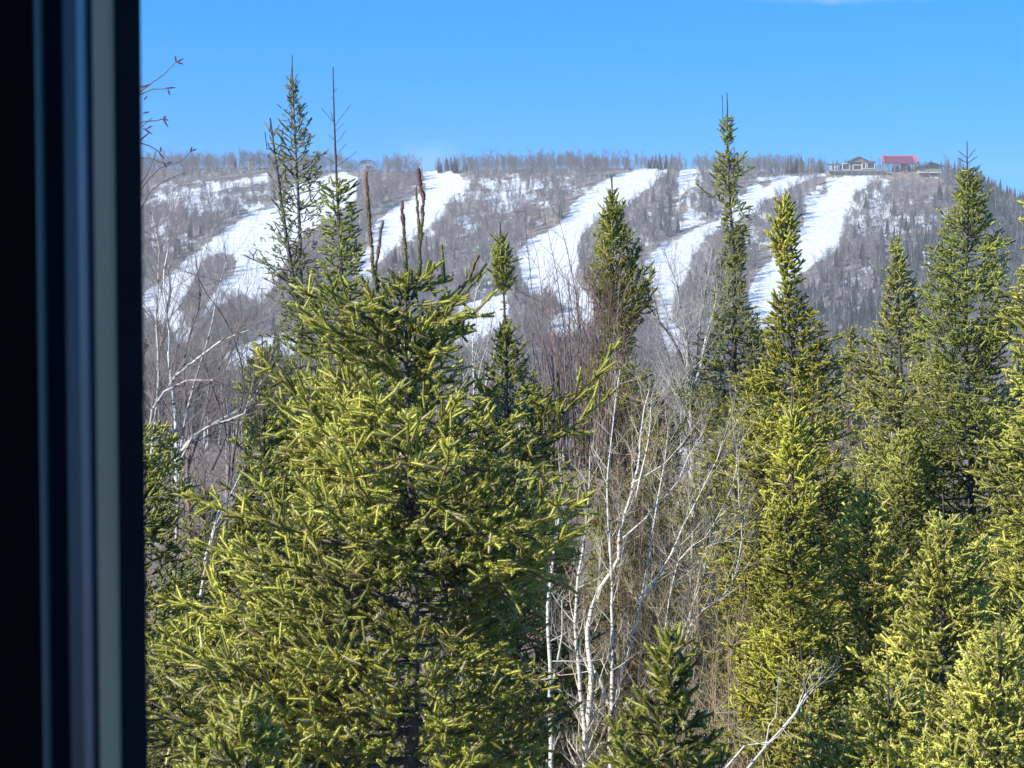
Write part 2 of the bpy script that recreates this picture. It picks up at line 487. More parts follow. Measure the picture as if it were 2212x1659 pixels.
class Shoots:
    def __init__(s): s.o = []; s.d = []; s.l = []; s.r = []; s.c = []
    def add(s, o, d, l, r, c):
        s.o.append(o); s.d.append(d); s.l.append(l); s.r.append(r); s.c.append(c)
    def chain(s, a, b, r, c, seg=0.14):
        a = Vector(a); b = Vector(b)
        D = b - a; Ln = D.length; n = max(1, int(round(Ln / seg)))
        d = D / max(Ln, 1e-9)
        for i in range(n): s.add(a + D * (i / n), jit(d, 0.03), Ln / n * 1.05, r * random.uniform(.9, 1.1), c)
    def build(s, name, lod, parent=None, origin=None, mat=None):
        O = np.array(s.o); D = np.array(s.d); L = np.array(s.l); R = np.array(s.r); C = np.array(s.c)
        D /= np.linalg.norm(D, axis=1, keepdims=True)
        if origin is not None: O = O - np.asarray(origin)[None]
        T = LOD[lod]
        which = rng.integers(0, len(T), len(O))
        ref = rng.normal(size=D.shape)
        X = np.cross(D, ref); X /= np.linalg.norm(X, axis=1, keepdims=True); Y = np.cross(D, X)
        Vs = []; Fs = []; Cs = []; off = 0
        for w, (tv, tf, ts) in enumerate(T):
            i = np.where(which == w)[0]
            if not len(i): continue
            V = (O[i][:, None] + X[i][:, None] * (tv[None, :, 0:1] * R[i][:, None, None])
                 + Y[i][:, None] * (tv[None, :, 1:2] * R[i][:, None, None]) + D[i][:, None] * (tv[None, :, 2:3] * L[i][:, None, None]))
            F = tf[None] + (np.arange(len(i)) * len(tv))[:, None, None] + off
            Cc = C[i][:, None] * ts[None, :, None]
            off += len(i) * len(tv)
            Vs.append(V.reshape(-1, 3)); Fs.append(F.reshape(-1, 3)); Cs.append(Cc.reshape(-1, 3))
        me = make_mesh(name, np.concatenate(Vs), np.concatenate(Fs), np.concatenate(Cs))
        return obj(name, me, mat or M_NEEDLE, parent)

BARKC = (0.075, 0.065, 0.055)
def mixc(a, b, t): return Vector([a[k] + (b[k] - a[k]) * t for k in range(3)])

class Conifer:
    def __init__(s, name, label, cat, top, base_px, d, prof, dark=(0.055, 0.075, 0.018), light=(0.14, 0.155, 0.03), lod='B', per_m=26,
                 bottom=800, spire=0.0, low=10.0, sh_len=0.12, sh_rad=0.019, side=0.085, sparse=0.0, group=None, trunk_r=None, lean=0.0, bark=BARKC, leader=0.25, side_el=14, fill=1.15):
        s.name, s.label, s.cat, s.group = name, label, cat, group
        s.P0 = at(top[0], top[1], d)
        zg_xy = at(base_px, 700, d)
        gz = float(ground_z(zg_xy[0], d))
        # axis passes through the two measured points and goes on to the ground
        q = at(base_px, 768, d)
        t = (s.P0[2] - gz) / (s.P0[2] - q[2])
        s.base = s.P0 + (q - s.P0) * t; s.base[2] = gz - 0.05
        s.d = d; s.kk = K * d; s.lod = lod
        pr = np.array([tuple(q) + (0.0,) * (4 - len(q)) for q in prof], float)
        s.pz = np.array([at(top[0], r, d)[2] for r in pr[:, 0]])
        s.pl = pr[:, 1] * s.kk; s.pr = pr[:, 2] * s.kk
        s.gap = pr[:, 3] if pr.shape[1] > 3 else np.zeros(len(pr))
        s.zb = at(top[0], bottom, d)[2]
        s.H = s.P0[2] - s.base[2]
        s.tr = trunk_r or max(0.05, s.H * 0.0095)
        s.sh = Shoots(); s.sg = Seg(); s.tk = Seg()
        s.dark, s.light = dark, light
        if lod == 'B': per_m, sh_rad, sh_len = per_m * 1.5, sh_rad * 1.38, sh_len * 1.0
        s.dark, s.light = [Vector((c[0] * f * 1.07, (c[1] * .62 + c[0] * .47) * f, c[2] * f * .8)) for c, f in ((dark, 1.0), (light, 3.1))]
        s.per_m, s.low, s.sl, s.srad, s.side, s.sparse, s.bark, s.leader, s.side_el = per_m, low, sh_len, sh_rad, side, sparse, bark, leader, side_el
        s.seed = random.uniform(0, 100); s.up = 0.5 if lod == 'A' else 0.3; s.fillk = fill
    def axis(s, z):
        t = (s.P0[2] - z) / (s.P0[2] - s.base[2])
        p = s.P0 + (s.base - s.P0) * t
        p[0] += 0.04 * math.sin(z * 1.1 + s.seed) * min(1, t * 4)
        return p
    def hw(s, z, ca):
        l = np.interp(-z, -s.pz, s.pl); r = np.interp(-z, -s.pz, s.pr)
        return l + (r - l) * (0.5 + 0.5 * ca)
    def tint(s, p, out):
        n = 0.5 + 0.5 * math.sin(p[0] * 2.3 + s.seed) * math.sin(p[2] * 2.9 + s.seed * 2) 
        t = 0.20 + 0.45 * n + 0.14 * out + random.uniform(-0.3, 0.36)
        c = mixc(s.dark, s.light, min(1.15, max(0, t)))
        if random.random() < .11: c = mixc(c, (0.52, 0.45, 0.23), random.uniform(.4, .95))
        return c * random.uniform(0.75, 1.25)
    def twig(s, p, d, L, r, out):
        """side twig with shoots of its own"""
        sl = s.sl
        n = max(1, int(round(L / (sl * 1.15))))
        pos = p
        for i in range(n):
            d = jit(d, 0.30)
            seg = L / n
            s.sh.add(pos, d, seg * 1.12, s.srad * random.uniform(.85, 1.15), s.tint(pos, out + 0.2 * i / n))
            q = pos + d * seg
            if n > 1 and i < n - 1 or (n == 1 and random.random() < 0.25):
                ax = side_axis(d)
                for sgn in (-1, 1):
                    if random.random() < 0.85:
                        dd = nrm(d * 0.8 + ax * sgn * random.uniform(0.5, 0.9) + Vector((0, 0, random.uniform(-0.1, 0.35))))
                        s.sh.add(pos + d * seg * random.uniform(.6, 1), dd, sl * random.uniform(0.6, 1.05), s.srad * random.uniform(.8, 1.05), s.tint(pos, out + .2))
            pos = q
        if L > 0.2: s.sg.add(p, p + nrm(pos - p) * L * 0.8, r, r * 0.4, BARKC)
    def branch(s, base, tip, up=0.25, dens=1.0, rr=None, bare=0.2):
        """a limb from base to tip with side twigs"""
        base = Vector(base); tip = Vector(tip)
        D = tip - base; L = D.length
        if L < 0.05: return
        h = nrm(D)
        mid = base + D * 0.5 - Vector((0, 0, up * L * 0.35))
        m = max(2, int(L / 0.14))
        pts = []
        for i in range(m + 1):
            t = i / m
            pts.append((1 - t) ** 2 * base + 2 * t * (1 - t) * mid + t * t * tip + (Vector((random.gauss(0, .008), random.gauss(0, .008), random.gauss(0, .008))) if 0 < i < m else Vector((0, 0, 0))))
        rb = rr or (0.006 + 0.010 * L)
        for i in range(m): s.sg.add(pts[i], pts[i + 1], rb * (1 - 0.85 * i / m), rb * (1 - 0.85 * (i + 1) / m), s.bark)
        cum = 0.0; side = 1; nxt = max(0.06, L * bare)
        for i in range(m):
            a, b = pts[i], pts[i + 1]; e = b - a; el = e.length; d = e / max(el, 1e-9)
            if cum > L * bare * 0.8 and random.random() > s.sparse * 0.5:
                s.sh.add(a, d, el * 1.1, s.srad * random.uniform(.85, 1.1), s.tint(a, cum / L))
            while nxt < cum + el:
                f = (nxt - cum) / el; p = a + e * f
                t = nxt / L
                if random.random() > s.sparse:
                    tl = min(0.42 * L + 0.03, (L - nxt) * 0.62 + s.sl * 0.8) * random.uniform(0.6, 1.1)
                    ax = side_axis(d)
                    ang = math.radians(random.uniform(35, 62)); upa = math.radians(random.gauss(s.side_el, 30))
                    dd = nrm(d * math.cos(ang) + ax * side * math.sin(ang) * math.cos(upa) + Vector((0, 0, 1.0)) * math.sin(upa) * 0.8)
                    s.twig(p, dd, max(tl, s.sl * 0.5), rb * 0.35, t)
                side = -side
                nxt += s.side * random.uniform(0.6, 1.4) / dens
            cum += el
        d = nrm(pts[-1] - pts[-2])
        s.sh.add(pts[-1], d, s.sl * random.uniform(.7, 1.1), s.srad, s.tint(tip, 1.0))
        if L > 0.25:
            ax = side_axis(d)
            for sgn in (-1, 1):
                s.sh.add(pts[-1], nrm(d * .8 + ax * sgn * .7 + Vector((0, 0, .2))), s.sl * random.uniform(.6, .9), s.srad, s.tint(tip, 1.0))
    def grow(s, z0=None):
        z = (s.P0[2] - s.leader) if z0 is None else z0
        i = 0
        s.fill(z)
        while z > s.zb:
            a = i * 2.39996 + random.uniform(-0.5, 0.5); i += 1
            ca, sa = math.cos(a), math.sin(a)
            hw = s.hw(z, ca)
            cl = 1.0 + 0.20 * math.sin(a * 2 + z * 2.1 + s.seed) + 0.16 * math.sin(a * 3 - z * 5 + s.seed) + random.gauss(0, .07)
            L = max(hw * random.uniform(0.8, 1.14) * cl - s.sl * .55, hw * .45)
            lob = s.lobe(a, z)
            if hw > 0.18: L *= 1.0 + (0.23 if s.lod == 'A' else .19) * max(-2.6, lob)
            if lob < -0.95 and hw > 0.22 and random.random() < 0.8: L = 0
            gap = np.interp(-z, -s.pz, s.gap)
            if L > 0.03 and random.random() > gap:
                dz = s.P0[2] - z
                e = math.radians(s.low + (62 - s.low) * math.exp(-dz / 1.1) + random.gauss(0, 7))
                tipc = s.axis(z)
                tip = Vector((tipc[0] + ca * L, tipc[1] + sa * L, z))
                zbse = z - L * math.tan(min(e, 1.15)) 
                bs = s.axis(min(zbse, s.P0[2] - 0.05))
                s.branch(bs, tip, up=s.up)
            z -= (1.0 / s.per_m) * random.uniform(0.5, 1.5) * (0.6 + 0.4 * min(1.5, (hw / 0.5)))
    def lobe(s, a, z):
        return math.sin(a * 1.0 + z * 3.4 + s.seed * 3) + math.sin(a * 2.0 - z * 2.2 + s.seed) + 0.8 * math.sin(z * 7.5 + a * 3 + s.seed * 5)
    def fill(s, z0, k=1.0):
        """short shoots in all directions through the outer part of the crown"""
        z = z0; dz = 0.05
        while z > s.zb:
            hm = s.hw(z, 0)
            gap = np.interp(-z, -s.pz, s.gap)
            n = k * s.fillk * 2 * PI * hm * dz / (s.sl * s.srad * 2) * (1 - gap)
            n = int(n) + (random.random() < n % 1)
            for _ in range(n):
                a = random.uniform(0, 2 * PI); ca, sa = math.cos(a), math.sin(a)
                lob = s.lobe(a, z)
                if hm > .22 and lob < -.85: continue
                R_ = s.hw(z, ca); R_ = max(R_ - s.sl * .4, R_ * .5) * (1 + .19 * lob * (hm > .18))
                rr = random.uniform(.35, 1.0) ** .6
                p = s.axis(z) + Vector((ca * R_ * rr, sa * R_ * rr, random.uniform(-dz, dz)))
                d = (Vector((ca, sa, 0)) * random.uniform(.2, 1.1) + Vector((G(0, .5), G(0, .5), abs(G(.35, .5))))).normalized()
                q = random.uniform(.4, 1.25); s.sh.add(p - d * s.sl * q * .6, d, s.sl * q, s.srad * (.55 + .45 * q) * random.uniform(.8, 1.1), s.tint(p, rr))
            z -= dz
    def trunk(s):
        n = 26
        for i in range(n):
            t0, t1 = i / n, (i + 1) / n
            z0 = s.P0[2] - s.H * t0; z1 = s.P0[2] - s.H * t1
            r0 = 0.006 + s.tr * t0 ** 1.15; r1 = 0.006 + s.tr * t1 ** 1.15
            s.tk.add(s.axis(z0), s.axis(z1), r0, r1, s.bark)
    def finish(s):
        root = empty(s.name, s.base)
        tag(root, s.label, s.cat, s.group)
        s.trunk()
        s.tk.build('trunk', M_BARK, root, 8, s.base)
        if s.sg.a: s.sg.build('limbs', M_BARK, root, 3, s.base)
        c = s.sh.build('crown', s.lod, root, s.base)
        s.root = root
        return root

def leader_whorl(t, spec, rad=0.016, c=None):
    """hand placed shoots: list of ((px,row),(px,row)) seen positions, with optional depth offsets"""
    for (a, b) in spec:
        pa = at(a[0], a[1], t.d + (a[2] if len(a) > 2 else 0)); pb = at(b[0], b[1], t.d + (b[2] if len(b) > 2 else 0))
        t.sh.chain(pa, pb, rad, c if c is not None else t.tint(pa, 0.3), 0.12)

GREYG = (0.075, 0.08, 0.05)
# ---- the big spruce in the middle
hero = Conifer('spruce', 'big yellow-green spruce filling the centre, topped by rust-brown upright shoots', 'spruce tree', (406, 262), 411, 18.0,
    [(276, 10, 10), (288, 34, 36), (302, 52, 52), (325, 66, 60), (350, 84, 62), (375, 100, 72), (400, 118, 98), (450, 142, 136), (500, 164, 156), (535, 184, 164), (560, 196, 156), (600, 192, 140), (650, 212, 122), (700, 236, 118), (768, 250, 130), (800, 255, 130)],
    lod='A', per_m=40, fill=1.15, bottom=800, dark=(0.066, 0.078, 0.018), light=(0.212, 0.192, 0.050), sh_len=0.145, sh_rad=0.029, side=0.08, low=4, trunk_r=0.13, bark=(0.12, 0.10, 0.085))
def hp(px, row, dy=0): return at(px, row, 18.0 + dy)
GR = (0.10, 0.125, 0.02)
RUST = (0.27, 0.115, 0.06); PURP = (0.24, 0.14, 0.11); OLIVE = (0.30, 0.23, 0.07)
# main leader and the other upright tips, as child shoots
def tips(lst, rad):
    sh = Shoots()
    for a, b, c0, c1 in lst:
        pa, pb = hp(*a), hp(*b); D = pb - pa; Ln = D.length; n = max(2, int(Ln / 0.05))
        d = D / Ln
        for i in range(n):
            t = i / n
            sh.add(pa + D * t + Vector((random.gauss(0, .002), 0, 0)), jit(d, 0.06), Ln / n * 1.25, rad * (1 - 0.25 * t) * random.uniform(.8, 1.15), mixc(c0, c1, t) * random.uniform(.75, 1.2))
    return sh
TIPS = [
    ([((377, 293), (372, 262), GR, OLIVE), ((372, 262), (370, 232), OLIVE, RUST), ((370, 232), (366, 173), OLIVE, RUST)], 0.024),
    ([((374, 274), (378, 255), GR, PURP), ((378, 255), (382, 222), PURP, PURP)], 0.021),
    ([((406, 300), (406, 262), GR, GR), ((406, 262), (404, 230), OLIVE, OLIVE), ((404, 230), (402, 202), PURP, PURP)], 0.025),
    ([((420, 276), (420, 240), GR, GR), ((420, 240), (424, 200), OLIVE, PURP), ((424, 200), (419, 170), RUST, (0.12, 0.03, 0.025))], 0.024),
    ([((420, 240), (416, 188), OLIVE, PURP)], 0.018),
    ([((444, 283), (442, 246), (0.06, 0.07, 0.02), OLIVE)], 0.024),
    ([((455, 298), (468, 280), GR, OLIVE), ((468, 280), (478, 256), OLIVE, RUST)], 0.024),
    ([((470, 283), (486, 265), GR, (0.08, 0.07, 0.03))], 0.020),
    ([((431, 275), (430, 262), GR, GR)], 0.026),
]
for a, b, up in [
    ((406, 288), (380, 276), .3), ((406, 287), (432, 270, -.1), .3), ((406, 290), (440, 283, .15), .1), ((406, 300), (455, 300, -.2), .35),
    ((406, 312), (345, 286, .1), .2), ((406, 322), (330, 292, -.2), .2), ((406, 330), (305, 292, .15), .2), ((406, 335), (475, 282, .1), .35),
    ((406, 325), (455, 318, -.3), .25), ((406, 318), (370, 308, -.4), .15), ((406, 345), (462, 335, .2), .2), ((406, 350), (350, 330, -.5), .15),
    ((406, 352), (315, 325, -.3), .2), ((406, 360), (300, 310, .3), .25), ((407, 362), (440, 350, -.4), .1), ((407, 372), (330, 350, -.5), .1),
    ((407, 440), (560, 400, .2), .3), ((500, 470, .1), (612, 352, .3), .35), ((500, 470, .2), (606, 398, -.1), .35), ((407, 560), (190, 498, .1), .1), ((407, 600), (205, 545, -.2), .1), ((407, 620), (165, 600, .1), .15),
    ((407, 720), (150, 640, .2), .2), ((407, 470), (520, 440, -.6), .2), ((407, 470), (512, 420, -.8), .2), ((407, 540), (548, 520, -.6), .2), ((407, 560), (560, 545, -.5), .1)]:
    hero.branch(hp(*a), hp(*b), up=up, bare=0.12)
hero.grow(z0=hp(406, 278)[2])
# the trunk shows through two gaps in the boughs on the near side
def gap(lst, p0):
    bands = [(at(411, 775, 18)[2], at(411, 688, 18)[2]), (at(411, 520, 18)[2], at(411, 468, 18)[2])]
    bad = lambda p: any(a < p[2] < b and abs(p[0] - hero.axis(p[2])[0]) < .11 and p[1] < hero.axis(p[2])[1] for a, b in bands)
    return [i for i, p in enumerate(lst) if not bad(p)]
ok = gap(hero.sh.o, 0)
for k in 'odlrc': setattr(hero.sh, k, [getattr(hero.sh, k)[i] for i in ok])
root = hero.finish()
for lst, rad in TIPS:
    tips(lst, rad * 1.9).build('upright_shoot', 'A', root, hero.base)

# ---- the other spruces and firs, left to right
B1 = Conifer('fir', 'thin grey-green fir with sparse twin tops, left of the centre spruce', 'fir tree', (292, 55), 314, 30.0,
    [(75, 5, 5, .2), (90, 8, 7, .1), (100, 9, 8), (120, 14, 18), (160, 20, 21), (200, 20, 24), (240, 34, 22), (262, 46, 20), (290, 38, 24), (330, 44, 30), (380, 56, 40), (430, 60, 44), (520, 60, 55), (800, 80, 80)],
    per_m=20, fill=.42, sh_len=0.095, sh_rad=0.014, sparse=0.25, dark=(0.06, 0.065, 0.04), light=(0.13, 0.13, 0.065), bark=(0.11, 0.105, 0.10), leader=0.3, low=16, side=0.10)
leader_whorl(B1, [((292, 78), (292, 56)), ((291, 84), (286, 76)), ((292, 86), (298, 74)), ((292, 90), (287, 84)), ((292, 92), (298, 86))], 0.013, Vector(GREYG))
# second stem
b2top, b2bot = at(270, 118, 30.0), at(302, 330, 30.0)
for i in range(60):
    t = i / 60; p = b2top + (b2bot - b2top) * t ** 1.0
    w = (3 + 14 * t) * B1.kk
    a = i * 2.4
    if i > 3: B1.branch(p - Vector((0, 0, w * .9)), p + Vector((math.cos(a) * w, math.sin(a) * w, random.uniform(0, .06))), up=.2)
limb(B1.sg, [b2top, at(281, 200, 30), at(290, 260, 30), b2bot], 0.012, 0.04, (0.11, 0.105, 0.10))
leader_whorl(B1, [((270, 132), (270, 119)), ((267, 150), (265, 132)), ((280, 152), (283, 128))], 0.014, Vector(GREYG))
B1.grow(); B1.finish()

C1 = Conifer('spruce', 'slim spruce with a long bare leader, close behind the upper left of the centre spruce', 'spruce tree', (333, 67), 352, 26.0,
    [(150, 14, 14, .5), (165, 22, 22, .4), (180, 16, 15, .2), (200, 22, 18), (225, 26, 20), (245, 28, 24), (262, 30, 26), (290, 40, 34), (330, 60, 50), (400, 80, 60), (500, 90, 80), (700, 90, 90), (800, 90, 90)],
    per_m=24, leader=1.3, fill=.55, sh_len=0.11, sh_rad=0.018, sparse=0.12, dark=(0.055, 0.075, 0.02), light=(0.155, 0.165, 0.035), low=14)
leader_whorl(C1, [((335, 124), (321, 108)), ((335, 127), (331, 112)), ((335, 126), (350, 105)), ((335, 132), (344, 123)), ((334, 92), (337, 88)), ((334, 100), (331, 97)),
                  ((337, 142), (328, 135)), ((338, 142), (347, 130)), ((339, 152), (346, 144)), ((338, 165), (318, 153)), ((338, 166), (357, 152)), ((338, 160), (336, 150))], 0.0075, Vector((0.07, 0.075, 0.045)))
#limb(C1.sg, [at(333, 67, 26), at(337, 120, 26), at(339, 180, 26)], 0.006, 0.012, (0.10, 0.09, 0.08))
C1.grow(); C1.finish()

D1 = Conifer('spruce', 'bottle-brush spruce top with a thin bare neck, right of the tips of the centre spruce', 'spruce tree', (500, 222), 520, 27.0,
    [(234, 3, 3), (241, 8, 7), (249, 13, 11), (265, 13, 16), (280, 12, 17), (290, 6, 9), (297, 3, 4, .6), (320, 3, 4, .5), (326, 8, 9), (345, 14, 14), (365, 18, 20), (400, 26, 38), (450, 42, 60), (600, 60, 70), (800, 60, 70)],
    per_m=34, leader=0.2, sh_len=0.10, sh_rad=0.016, dark=(0.05, 0.07, 0.015), light=(0.14, 0.145, 0.03), low=25)
leader_whorl(D1, [((500, 240), (500, 222)), ((500, 244), (491, 234)), ((502, 244), (508, 233))], 0.013, Vector((0.08, 0.07, 0.035)))
D1.grow(); D1.finish()

E1 = Conifer('spruce', 'plump spearhead-shaped spruce standing alone in front of the middle ski run', 'spruce tree', (612, 176), 630, 34.0,
    [(186, 2, 2), (194, 5, 5), (203, 9, 9), (215, 14, 15), (240, 17, 22), (265, 22, 28), (290, 24, 33), (305, 22, 32), (318, 16, 28), (332, 16, 24), (350, 24, 24), (372, 36, 40), (400, 44, 46), (450, 50, 50), (800, 60, 60)],
    per_m=34, leader=0.25, sh_len=0.11, sh_rad=0.018, dark=(0.055, 0.065, 0.012), light=(0.13, 0.125, 0.022), low=38, side_el=30)
leader_whorl(E1, [((612, 192), (611, 176)), ((612, 196), (606, 188)), ((613, 196), (619, 188))], 0.014, Vector((0.08, 0.075, 0.03)))
E1.grow(); E1.finish()

F1 = Conifer('spruce', 'tallest spruce on the right half, with two thin leaders above a gappy bunched crown', 'spruce tree', (727, 93), 745, 38.0,
    [(118, 6, 6, .2), (126, 8, 8), (138, 8, 8), (144, 5, 5, .3), (149, 2, 3, .7), (156, 14, 13), (170, 15, 17), (182, 15, 12), (192, 14, 9, .3), (202, 8, 12, .3), (212, 8, 22, .3), (225, 12, 21, .35), (236, 10, 14), (252, 18, 14), (275, 20, 15), (300, 22, 20), (320, 24, 27), (338, 26, 30), (370, 44, 36), (400, 52, 42), (450, 52, 52), (550, 60, 78), (650, 66, 90), (800, 70, 90)],
    per_m=26, leader=0.42, sh_len=0.11, sh_rad=0.018, sparse=0.08, dark=(0.05, 0.068, 0.02), light=(0.145, 0.15, 0.04))
leader_whorl(F1, [((728, 120), (727, 93)), ((723, 121), (722, 95)), ((735, 160), (734, 146)), ((728, 132), (719, 124)), ((728, 128), (734, 120))], 0.014, Vector((0.06, 0.07, 0.045)))
F1.grow(); F1.finish()

G1 = Conifer('spruce', 'golden-tinged spruce with a crown pinched at a narrow waist, left of the ski lodge', 'spruce tree', (785, 188), 800, 27.0,
    [(194, 5, 4), (205, 10, 10), (225, 16, 15), (245, 17, 14), (256, 15, 14), (265, 11, 17), (278, 8, 20, .2), (290, 7, 12, .2), (298, 16, 20), (318, 24, 33), (345, 29, 40), (362, 34, 45), (400, 60, 50), (480, 76, 60), (600, 84, 78), (800, 90, 80)],
    per_m=32, leader=0.12, sh_len=0.11, sh_rad=0.019, dark=(0.07, 0.072, 0.014), light=(0.20, 0.175, 0.035))
G1.grow(); G1.finish()

H1 = Conifer('spruce', 'pale green spruce with a thin ragged top, left of the large pointed spruce', 'spruce tree', (897, 228), 900, 34.0,
    [(234, 2, 2), (243, 5, 5), (252, 9, 9), (262, 8, 11), (280, 13, 18), (300, 17, 22), (330, 25, 25), (360, 42, 28), (400, 48, 34), (450, 56, 50), (520, 60, 75), (800, 80, 90)],
    per_m=28, leader=0.15, sh_len=0.12, sh_rad=0.019, dark=(0.075, 0.085, 0.03), light=(0.20, 0.195, 0.06))
H1.grow(); H1.finish()

I1 = Conifer('spruce', 'large full pointed spruce right of the ski lodge, its leader against the blue sky', 'spruce tree', (967, 141), 972, 31.0,
    [(168, 9, 12), (190, 17, 16), (210, 24, 21), (240, 30, 34), (262, 30, 42), (290, 44, 45), (312, 50, 52), (350, 55, 42), (400, 58, 50), (450, 60, 60), (600, 70, 70), (800, 80, 80)],
    per_m=34, leader=0.42, sh_len=0.12, sh_rad=0.018, dark=(0.05, 0.072, 0.02), light=(0.16, 0.17, 0.04))
leader_whorl(I1, [((967, 166), (967, 142)), ((967, 158), (959, 151)), ((968, 158), (975, 150)), ((967, 163), (958, 158)), ((968, 163), (977, 157)), ((969, 172), (981, 165)), ((965, 172), (963, 164)), ((972, 180), (982, 172))], 0.013, Vector((0.07, 0.08, 0.04)))
I1.grow(); I1.finish()

J1 = Conifer('spruce', 'yellow-green spruce cut off by the right edge of the view', 'spruce tree', (1052, 112), 1070, 24.0,
    [(130, 22, 20, .6), (140, 25, 20, .8), (170, 20, 25, .6), (190, 36, 30, .6), (205, 36, 30), (230, 28, 40), (260, 24, 45), (300, 40, 50), (330, 52, 60), (370, 62, 60), (420, 66, 60), (480, 70, 70), (560, 80, 80), (700, 110, 90), (800, 150, 90)],
    per_m=28, leader=0.2, sh_len=0.12, sh_rad=0.021, dark=(0.085, 0.095, 0.025), light=(0.24, 0.225, 0.06))
J1.grow(); J1.finish()

def simple(label, top, base_px, d, prof, dark, light, **kw):
    t = Conifer(kw.pop('name', 'spruce'), label, kw.pop('cat', 'spruce tree'), top, base_px, d, prof, dark=dark, light=light, **kw)
    t.grow(); return t.finish()
YD, YL = (0.095, 0.10, 0.025), (0.26, 0.235, 0.07)
simple('straw-green young spruce at lower right, below the large pointed spruce', (943, 495), 945, 22.0,
    [(505, 8, 9), (530, 22, 26), (560, 34, 40), (620, 48, 52), (700, 58, 62), (800, 66, 70)], YD, YL, per_m=32, sh_rad=0.02)
simple('straw-green young spruce with a broad foot, below the pale ragged-topped spruce', (866, 474), 868, 24.0,
    [(484, 9, 9), (505, 17, 20), (540, 26, 30), (580, 32, 38), (640, 48, 46), (700, 60, 56), (800, 76, 70)], YD, YL, per_m=32, sh_rad=0.02)
simple('golden narrow spruce below the waisted spruce at right centre', (792, 388), 798, 23.5,
    [(398, 6, 6), (420, 13, 15), (460, 20, 24), (520, 32, 32), (600, 44, 44), (800, 60, 60)], (0.08, 0.085, 0.018), (0.22, 0.205, 0.045), per_m=30, sh_rad=0.019)
simple('dense low spruce in the bottom right corner', (1000, 598), 1004, 17.0,
    [(610, 14, 14), (640, 35, 35), (680, 60, 55), (730, 90, 80), (800, 120, 100)], YD, YL, per_m=34, sh_rad=0.021)
simple('low dull-green spruce at the bottom, left of the corner spruce', (888, 655), 890, 19.0,
    [(665, 12, 12), (690, 32, 32), (730, 56, 60), (800, 95, 90)], (0.085, 0.09, 0.025), (0.22, 0.205, 0.06), per_m=34, sh_rad=0.021)
simple('shaggy brownish-green low spruce at the bottom, right of the tan thicket', (800, 640), 806, 23.0,
    [(652, 12, 12), (680, 30, 30), (720, 50, 48), (800, 75, 70)], (0.085, 0.082, 0.025), (0.21, 0.185, 0.06), per_m=30, sh_rad=0.02)
simple('olive spruce filling the space below the tall twin-leader spruce', (757, 470), 760, 34.0,
    [(480, 10, 10), (510, 22, 24), (560, 40, 42), (640, 56, 56), (720, 70, 64), (800, 75, 70)], (0.07, 0.078, 0.02), (0.185, 0.18, 0.045), per_m=30)
simple('spruce with a drooping crown below the pale green ragged-topped spruce', (905, 415), 905, 30.5,
    [(425, 8, 8), (450, 24, 22), (500, 38, 40), (600, 56, 56), (800, 70, 70)], (0.07, 0.08, 0.022), (0.19, 0.19, 0.05), per_m=28)
simple('open olive-brown spruce behind the white aspen clump', (652, 398), 655, 31.5,
    [(408, 6, 6), (430, 12, 14), (470, 24, 26), (520, 34, 36), (600, 46, 46), (700, 54, 54), (800, 60, 60)], (0.07, 0.066, 0.022), (0.17, 0.145, 0.045), per_m=14, fill=.42, sparse=.2)
simple('tiny thin spruce top seen far back between two tall spruces', (851, 320), 851, 55.0,
    [(328, 4, 4), (345, 8, 7), (370, 14, 14), (420, 22, 20), (500, 30, 30), (560, 34, 34)], (0.07, 0.07, 0.025), (0.17, 0.16, 0.05), per_m=16, bottom=560, sh_len=.16, sh_rad=.03, side=.13)
simple('dark shaded spruce by the window frame, under the white birch limbs', (140, 402), 132, 23.0,
    [(412, 10, 14), (440, 20, 34), (480, 30, 50), (540, 40, 52), (600, 60, 66), (680, 80, 84), (800, 90, 96)], (0.045, 0.06, 0.016), (0.16, 0.165, 0.04), per_m=26)
simple('low dark spruce at lower left behind the centre spruce', (205, 470), 200, 27.0,
    [(480, 6, 6), (500, 14, 14), (540, 26, 24), (600, 40, 40), (700, 60, 60), (800, 70, 70)], (0.05, 0.062, 0.016), (0.15, 0.155, 0.04), per_m=26)
simple('olive spruce showing between the sparse fir and the centre spruce', (262, 335), 270, 24.5,
    [(342, 8, 10), (360, 14, 24), (385, 20, 36), (420, 24, 45), (470, 30, 60), (520, 36, 70), (600, 60, 80), (800, 90, 90)], (0.08, 0.088, 0.018), (0.20, 0.20, 0.045), per_m=32, leader=0.15)
N1 = simple('dark-topped small spruce at the bottom, right of the white birch trunks', (668, 626), 676, 14.5,
    [(636, 6, 10), (655, 20, 36), (672, 36, 24), (695, 52, 16), (720, 80, 26), (745, 116, 40), (800, 150, 60)], (0.04, 0.055, 0.014), (0.155, 0.145, 0.035), lod='A', per_m=40, sh_rad=0.034, sh_len=.14, fill=1.0, leader=0.06)
simple('small bright spruce top poking up in the bottom left corner', (243, 697), 246, 13.0,
    [(703, 10, 12), (722, 28, 34), (745, 46, 50), (800, 80, 85)], (0.06, 0.075, 0.015), (0.165, 0.155, 0.04), lod='A', per_m=40, sh_rad=0.034, sh_len=.14, fill=1.0, leader=0.05)

